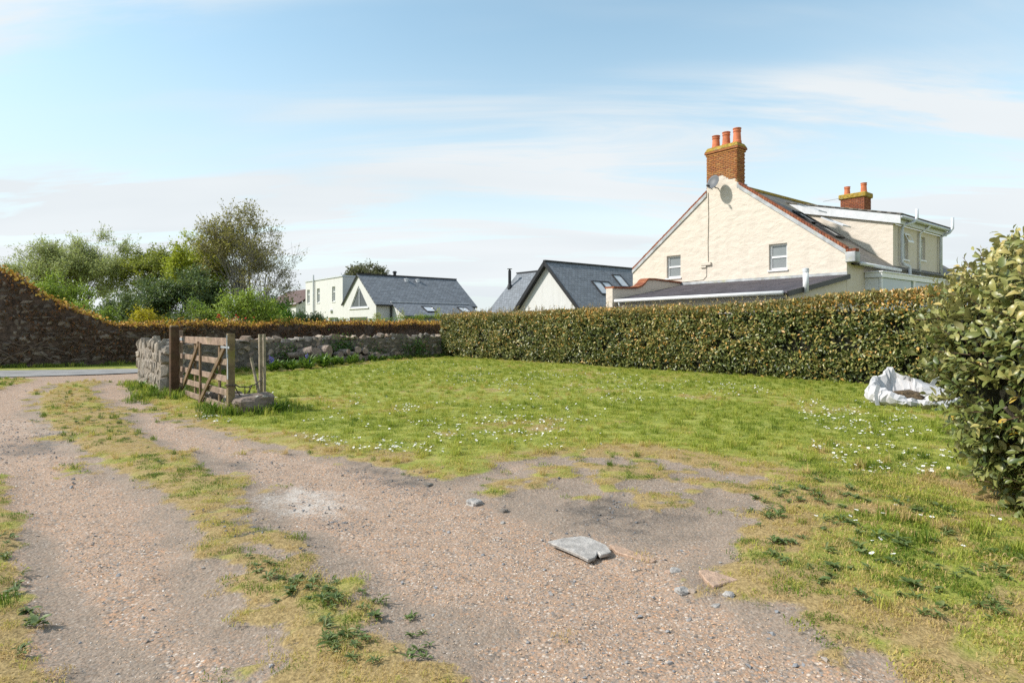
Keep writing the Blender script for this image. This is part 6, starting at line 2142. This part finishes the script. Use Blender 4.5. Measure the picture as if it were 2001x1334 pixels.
def grass_scatter():
    X, Y, I = [], [], []
    for (y0, y1, x0, x1, dens, ids) in ((1.6, 6.0, -5.5, 5.2, 165, (0, 5)), (6.0, 12.0, -10.5, 10.0, 95, (0, 9)), (12.0, 20.0, -16.5, 12, 52, (5, 9)), (20.0, 32.0, -9, 8, 40, (5, 9))):
        x, y = ground_points(x0, x1, y0, y1, dens)
        X.append(x)
        Y.append(y)
        I.append(RNG.integers(ids[0], ids[1], len(x)))
    X, Y, I = np.concatenate(X), np.concatenate(Y), np.concatenate(I)
    g, dry, dirt, ch, dk, lawn = masks(X, Y)
    path_road = np.zeros(len(X), bool)
    rp = np.array([tuple(p) for p in catmull(ROAD_C)])
    dmin = np.min(np.hypot(X[:, None] - rp[None, :, 0], Y[:, None] - rp[None, :, 1]), axis=1)
    keep = (RNG.random(len(X)) < smooth01(g, 0.25, 0.8)) & (dmin > 2.3)
    hd = (X + 3.55) * 0.768 + (Y - 30.3) * 0.641                # behind the long hedge's foot
    keep &= hd < 0.1
    X, Y, I, dry, g, lawn = (a[keep] for a in (X, Y, I, dry, g, lawn))
    tone = np.clip(0.20 + 0.34 * fbm(X, Y, 0.8, 51) + 0.52 * dry * (0.6 + 0.6 * fbm(X, Y, 3.0, 53)) + RNG.normal(0, 0.09, len(X)), 0, 1)
    # worn ground away from the mown lawn: dark rosette grass among dead straw
    rough = np.maximum(smooth01(lawn, 0.25, -0.1), smooth01(Y, 7.5, 5.0) * smooth01(X, 0.5, 1.5))
    clump = 0.5 * fbm(X, Y, 2.0, 58) + 0.5 * fbm(X, Y, 6.5, 59) + RNG.normal(0, 0.05, len(X))
    bim = np.where(clump < 0.47, RNG.uniform(0.0, 0.22, len(X)), RNG.uniform(0.6, 1.0, len(X)))
    tone = np.where(RNG.random(len(X)) < 0.75 * rough, bim, tone)
    # ranker darker growth by the big bush
    rank = smooth01(np.hypot(X - 4.2, (Y - 4.6) * 0.8), 2.6, 1.0) * 0.9
    tone = np.clip(tone - 0.10 * rank + 0.45 * rank * (smooth01(fbm(X, Y, 1.7, 57), 0.42, 0.66) - 0.35), 0.02, 1)
    scl = RNG.uniform(0.6, 1.02, len(X)) * (1 - 0.4 * dry) * (1 + 0.12 * rank)
    tall = RNG.random(len(X)) < 0.004 + 0.02 * rank
    I = np.where(tall, RNG.integers(9, 12, len(X)), I)
    Z = height(X, Y)
    rot = np.stack([RNG.normal(0, 0.08, len(X)), RNG.normal(0, 0.08, len(X)), RNG.uniform(0, 6.283, len(X))], 1)
    o = scatter('grass', np.stack([X, Y, Z], 1), rot, scl, tone, I, TUFTS)
    tag(o, 'short lawn grass, green with straw-coloured dry patches', 'grass')
    # rank grass along wall feet, posts and hedge bottoms
    P = []
    for f, L_, side, off in ((f1, len1, 1, 0.33), (f2, len2, 1, 0.34)):
        for s in np.arange(0, L_, 0.10):
            p, d = f(s)
            inn = Vector((d.y, -d.x)) * side
            q = p + inn * (off + abs(RNG.normal(0, 0.12)))
            P.append((q.x, q.y))
    for s in np.arange(s_vis0, s_vis1 + 3, 0.07):
        p, d = f3(s)
        q = p + Vector((d.y, -d.x)) * (0.42 + abs(RNG.normal(0, 0.2)))
        P.append((q.x, q.y))
    for k in range(70):
        P.append((-4.4 + RNG.normal(0, 0.45), 10.3 + RNG.normal(0, 0.4)))
        P.append((-7.1 + RNG.normal(0, 0.35), 12.7 + RNG.normal(0, 0.35)))
    P = np.array(P)
    n = len(P)
    o2 = scatter('tall_grass', np.column_stack([P, height(P[:, 0], P[:, 1])]), np.column_stack([np.zeros((n, 2)), RNG.uniform(0, 6.28, n)]), RNG.uniform(0.9, 1.9, n), np.clip(RNG.normal(0.22, 0.14, n), 0, 1), RNG.integers(9, 12, n), TUFTS)
    tag(o2, 'longer rank grass at the feet of walls and posts', 'grass')


grass_scatter()


def daisy_mesh(seed):
    b = MB()
    rr = random.Random(seed)
    pts = [(0, 0, 0.0)]
    b.tube([(0, 0, -0.045), (0, 0, 0.0)], 0.0015, 3, cap=False)
    F = []
    V = [Vector((0, 0, 0.003))]
    n = 9
    for k in range(2 * n):
        a = math.pi * k / n
        r_ = 0.0165 if k % 2 == 0 else 0.011
        V.append(Vector((r_ * math.cos(a), r_ * math.sin(a), 0.004 + rr.uniform(0, 0.003))))
    for k in range(2 * n):
        F.append((0, 1 + k, 1 + (k + 1) % (2 * n)))
    b.add(V, F)
    me = b.mesh('daisy', M['petal_white'], recalc=False)
    me.materials.append(M['petal_yellow'])
    me.materials.append(M['weed_leaf'])
    for i in range(3):
        me.polygons[i].material_index = 2
    bm = bmesh.new()
    bm.from_mesh(me)
    c = [bm.verts.new((0.0045 * math.cos(a), 0.0045 * math.sin(a), 0.0075)) for a in np.linspace(0, 6.283, 7)[:-1]]
    f = bm.faces.new(c)
    f.material_index = 1
    bm.to_mesh(me)
    bm.free()
    return me


def daisies():
    zones = [(plan([(860, 740), (1120, 728), (1330, 745), (1520, 765), (1500, 800), (1240, 800), (1020, 790)]), 700),
             (plan([(760, 800), (1000, 790), (1200, 800), (1160, 850), (980, 880), (830, 870)]), 330),
             (plan([(1560, 790), (1720, 790), (1800, 830), (1880, 930), (1760, 960), (1620, 930), (1560, 860)]), 420),
             (plan([(560, 860), (700, 870), (830, 880), (900, 905), (760, 900), (620, 885)]), 130),
             (plan([(600, 715), (860, 705), (1000, 725), (900, 760), (640, 760)]), 160),
             (plan([(330, 800), (440, 825), (470, 850), (380, 830), (300, 795)]), 60),
             (plan([(1500, 960), (1950, 1000), (2000, 1200), (1650, 1180)]), 22),
             (plan([(520, 770), (760, 780), (1400, 900), (900, 890), (560, 830)]), 120)]
    P = []
    for poly, n in zones:
        q = np.array(in_poly(poly, n * 4))
        w = smooth01(fbm(q[:, 0], q[:, 1], 1.5, 71), 0.42, 0.66) + 0.05
        idx = RNG.choice(len(q), n, replace=False, p=w / w.sum())
        P.append(q[idx])
    P = np.concatenate(P)
    g, _, _, _, _, lawn = masks(P[:, 0], P[:, 1])
    P = P[(lawn > 0.1)]
    n = len(P)
    rot = np.column_stack([RNG.normal(-0.12, 0.22, n), RNG.normal(-0.12, 0.22, n), RNG.uniform(0, 6, n)])
    o = scatter('daisies', np.column_stack([P, height(P[:, 0], P[:, 1]) + RNG.uniform(0.04, 0.06, n)]), rot, RNG.uniform(0.75, 1.2, n), np.zeros(n), RNG.integers(0, 3, n), [daisy_mesh(i) for i in range(3)])
    tag(o, 'hundreds of small white daisies dotted over the lawn', 'daisies')


daisies()


def chips():
    X, Y, S_ = [], [], []
    for y0, y1, x0, x1, dens, sz in ((1.7, 4.0, -3.6, 2.6, 1700, (0.006, 0.017)), (4.0, 6.5, -5.6, 4.5, 800, (0.007, 0.019)), (6.5, 10.0, -9, 5, 220, (0.009, 0.022)), (10, 16, -13.5, -5, 40, (0.012, 0.026))):
        x, y = ground_points(x0, x1, y0, y1, dens)
        X.append(x)
        Y.append(y)
        S_.append(sz[0] + (sz[1] - sz[0]) * RNG.random(len(x)) ** 2.2)
    X, Y, S_ = np.concatenate(X), np.concatenate(Y), np.concatenate(S_)
    g, dry, dirt, ch, dk, lawn = masks(X, Y)
    dens = 0.35 + 0.9 * smooth01(fbm(X, Y, 1.2, 91), 0.38, 0.62)
    keep = RNG.random(len(X)) < np.clip((1 - smooth01(g, 0.25, 0.7)) * (1 - 0.45 * dirt) * (1 - 0.7 * ch) * dens, 0, 1)
    X, Y, S_, dk, dirt = X[keep], Y[keep], S_[keep], dk[keep], dirt[keep]
    S_ = np.where(dirt > 0.5, S_ * 0.75, S_)
    big = RNG.random(len(X)) < 0.012
    S_ = np.where(big, S_ * 2.1 + 0.01, S_)
    tone = RNG.beta(1.6, 1.3, len(X))
    tone = np.where(big, RNG.uniform(0.12, 0.32, len(X)), tone)
    tone = np.where(dk > 0.5, tone * 0.35, tone)
    for q_ in DARK + CHALK:
        a_ = abs(sum(q_[i][0] * q_[(i + 1) % len(q_)][1] - q_[(i + 1) % len(q_)][0] * q_[i][1] for i in range(len(q_)))) / 2
        k_n = int(min(900, max(60, a_ * 420)))
        Q = np.array(in_poly(q_, k_n)) + RNG.normal(0, 0.10, (k_n, 2))
        w_ = fbm(Q[:, 0], Q[:, 1], 6.0, 95) > 0.5
        Q = Q[w_]
        X, Y = np.concatenate([X, Q[:, 0]]), np.concatenate([Y, Q[:, 1]])
        S_ = np.concatenate([S_, 0.008 + 0.024 * RNG.random(len(Q)) ** 2.5])
        tone = np.concatenate([tone, RNG.uniform(0, 0.16, len(Q))])
    rk = []
    for i in range(6):
        m = rock_mesh('pebble', M['pebble'], 700 + i, 0.15, 11)
        for v in m.vertices:
            v.co.z *= 0.55
            v.co.y *= 0.8
        rk.append(m)
    n = len(X)
    rot = np.column_stack([RNG.normal(0, 0.25, n), RNG.normal(0, 0.25, n), RNG.uniform(0, 6.28, n)])
    o = scatter('gravel', np.stack([X, Y, height(X, Y) + S_ * 0.12], 1), rot, S_, tone, RNG.integers(0, 6, n), rk)
    tag(o, 'loose mixed gravel chips over the drive', 'gravel')


chips()
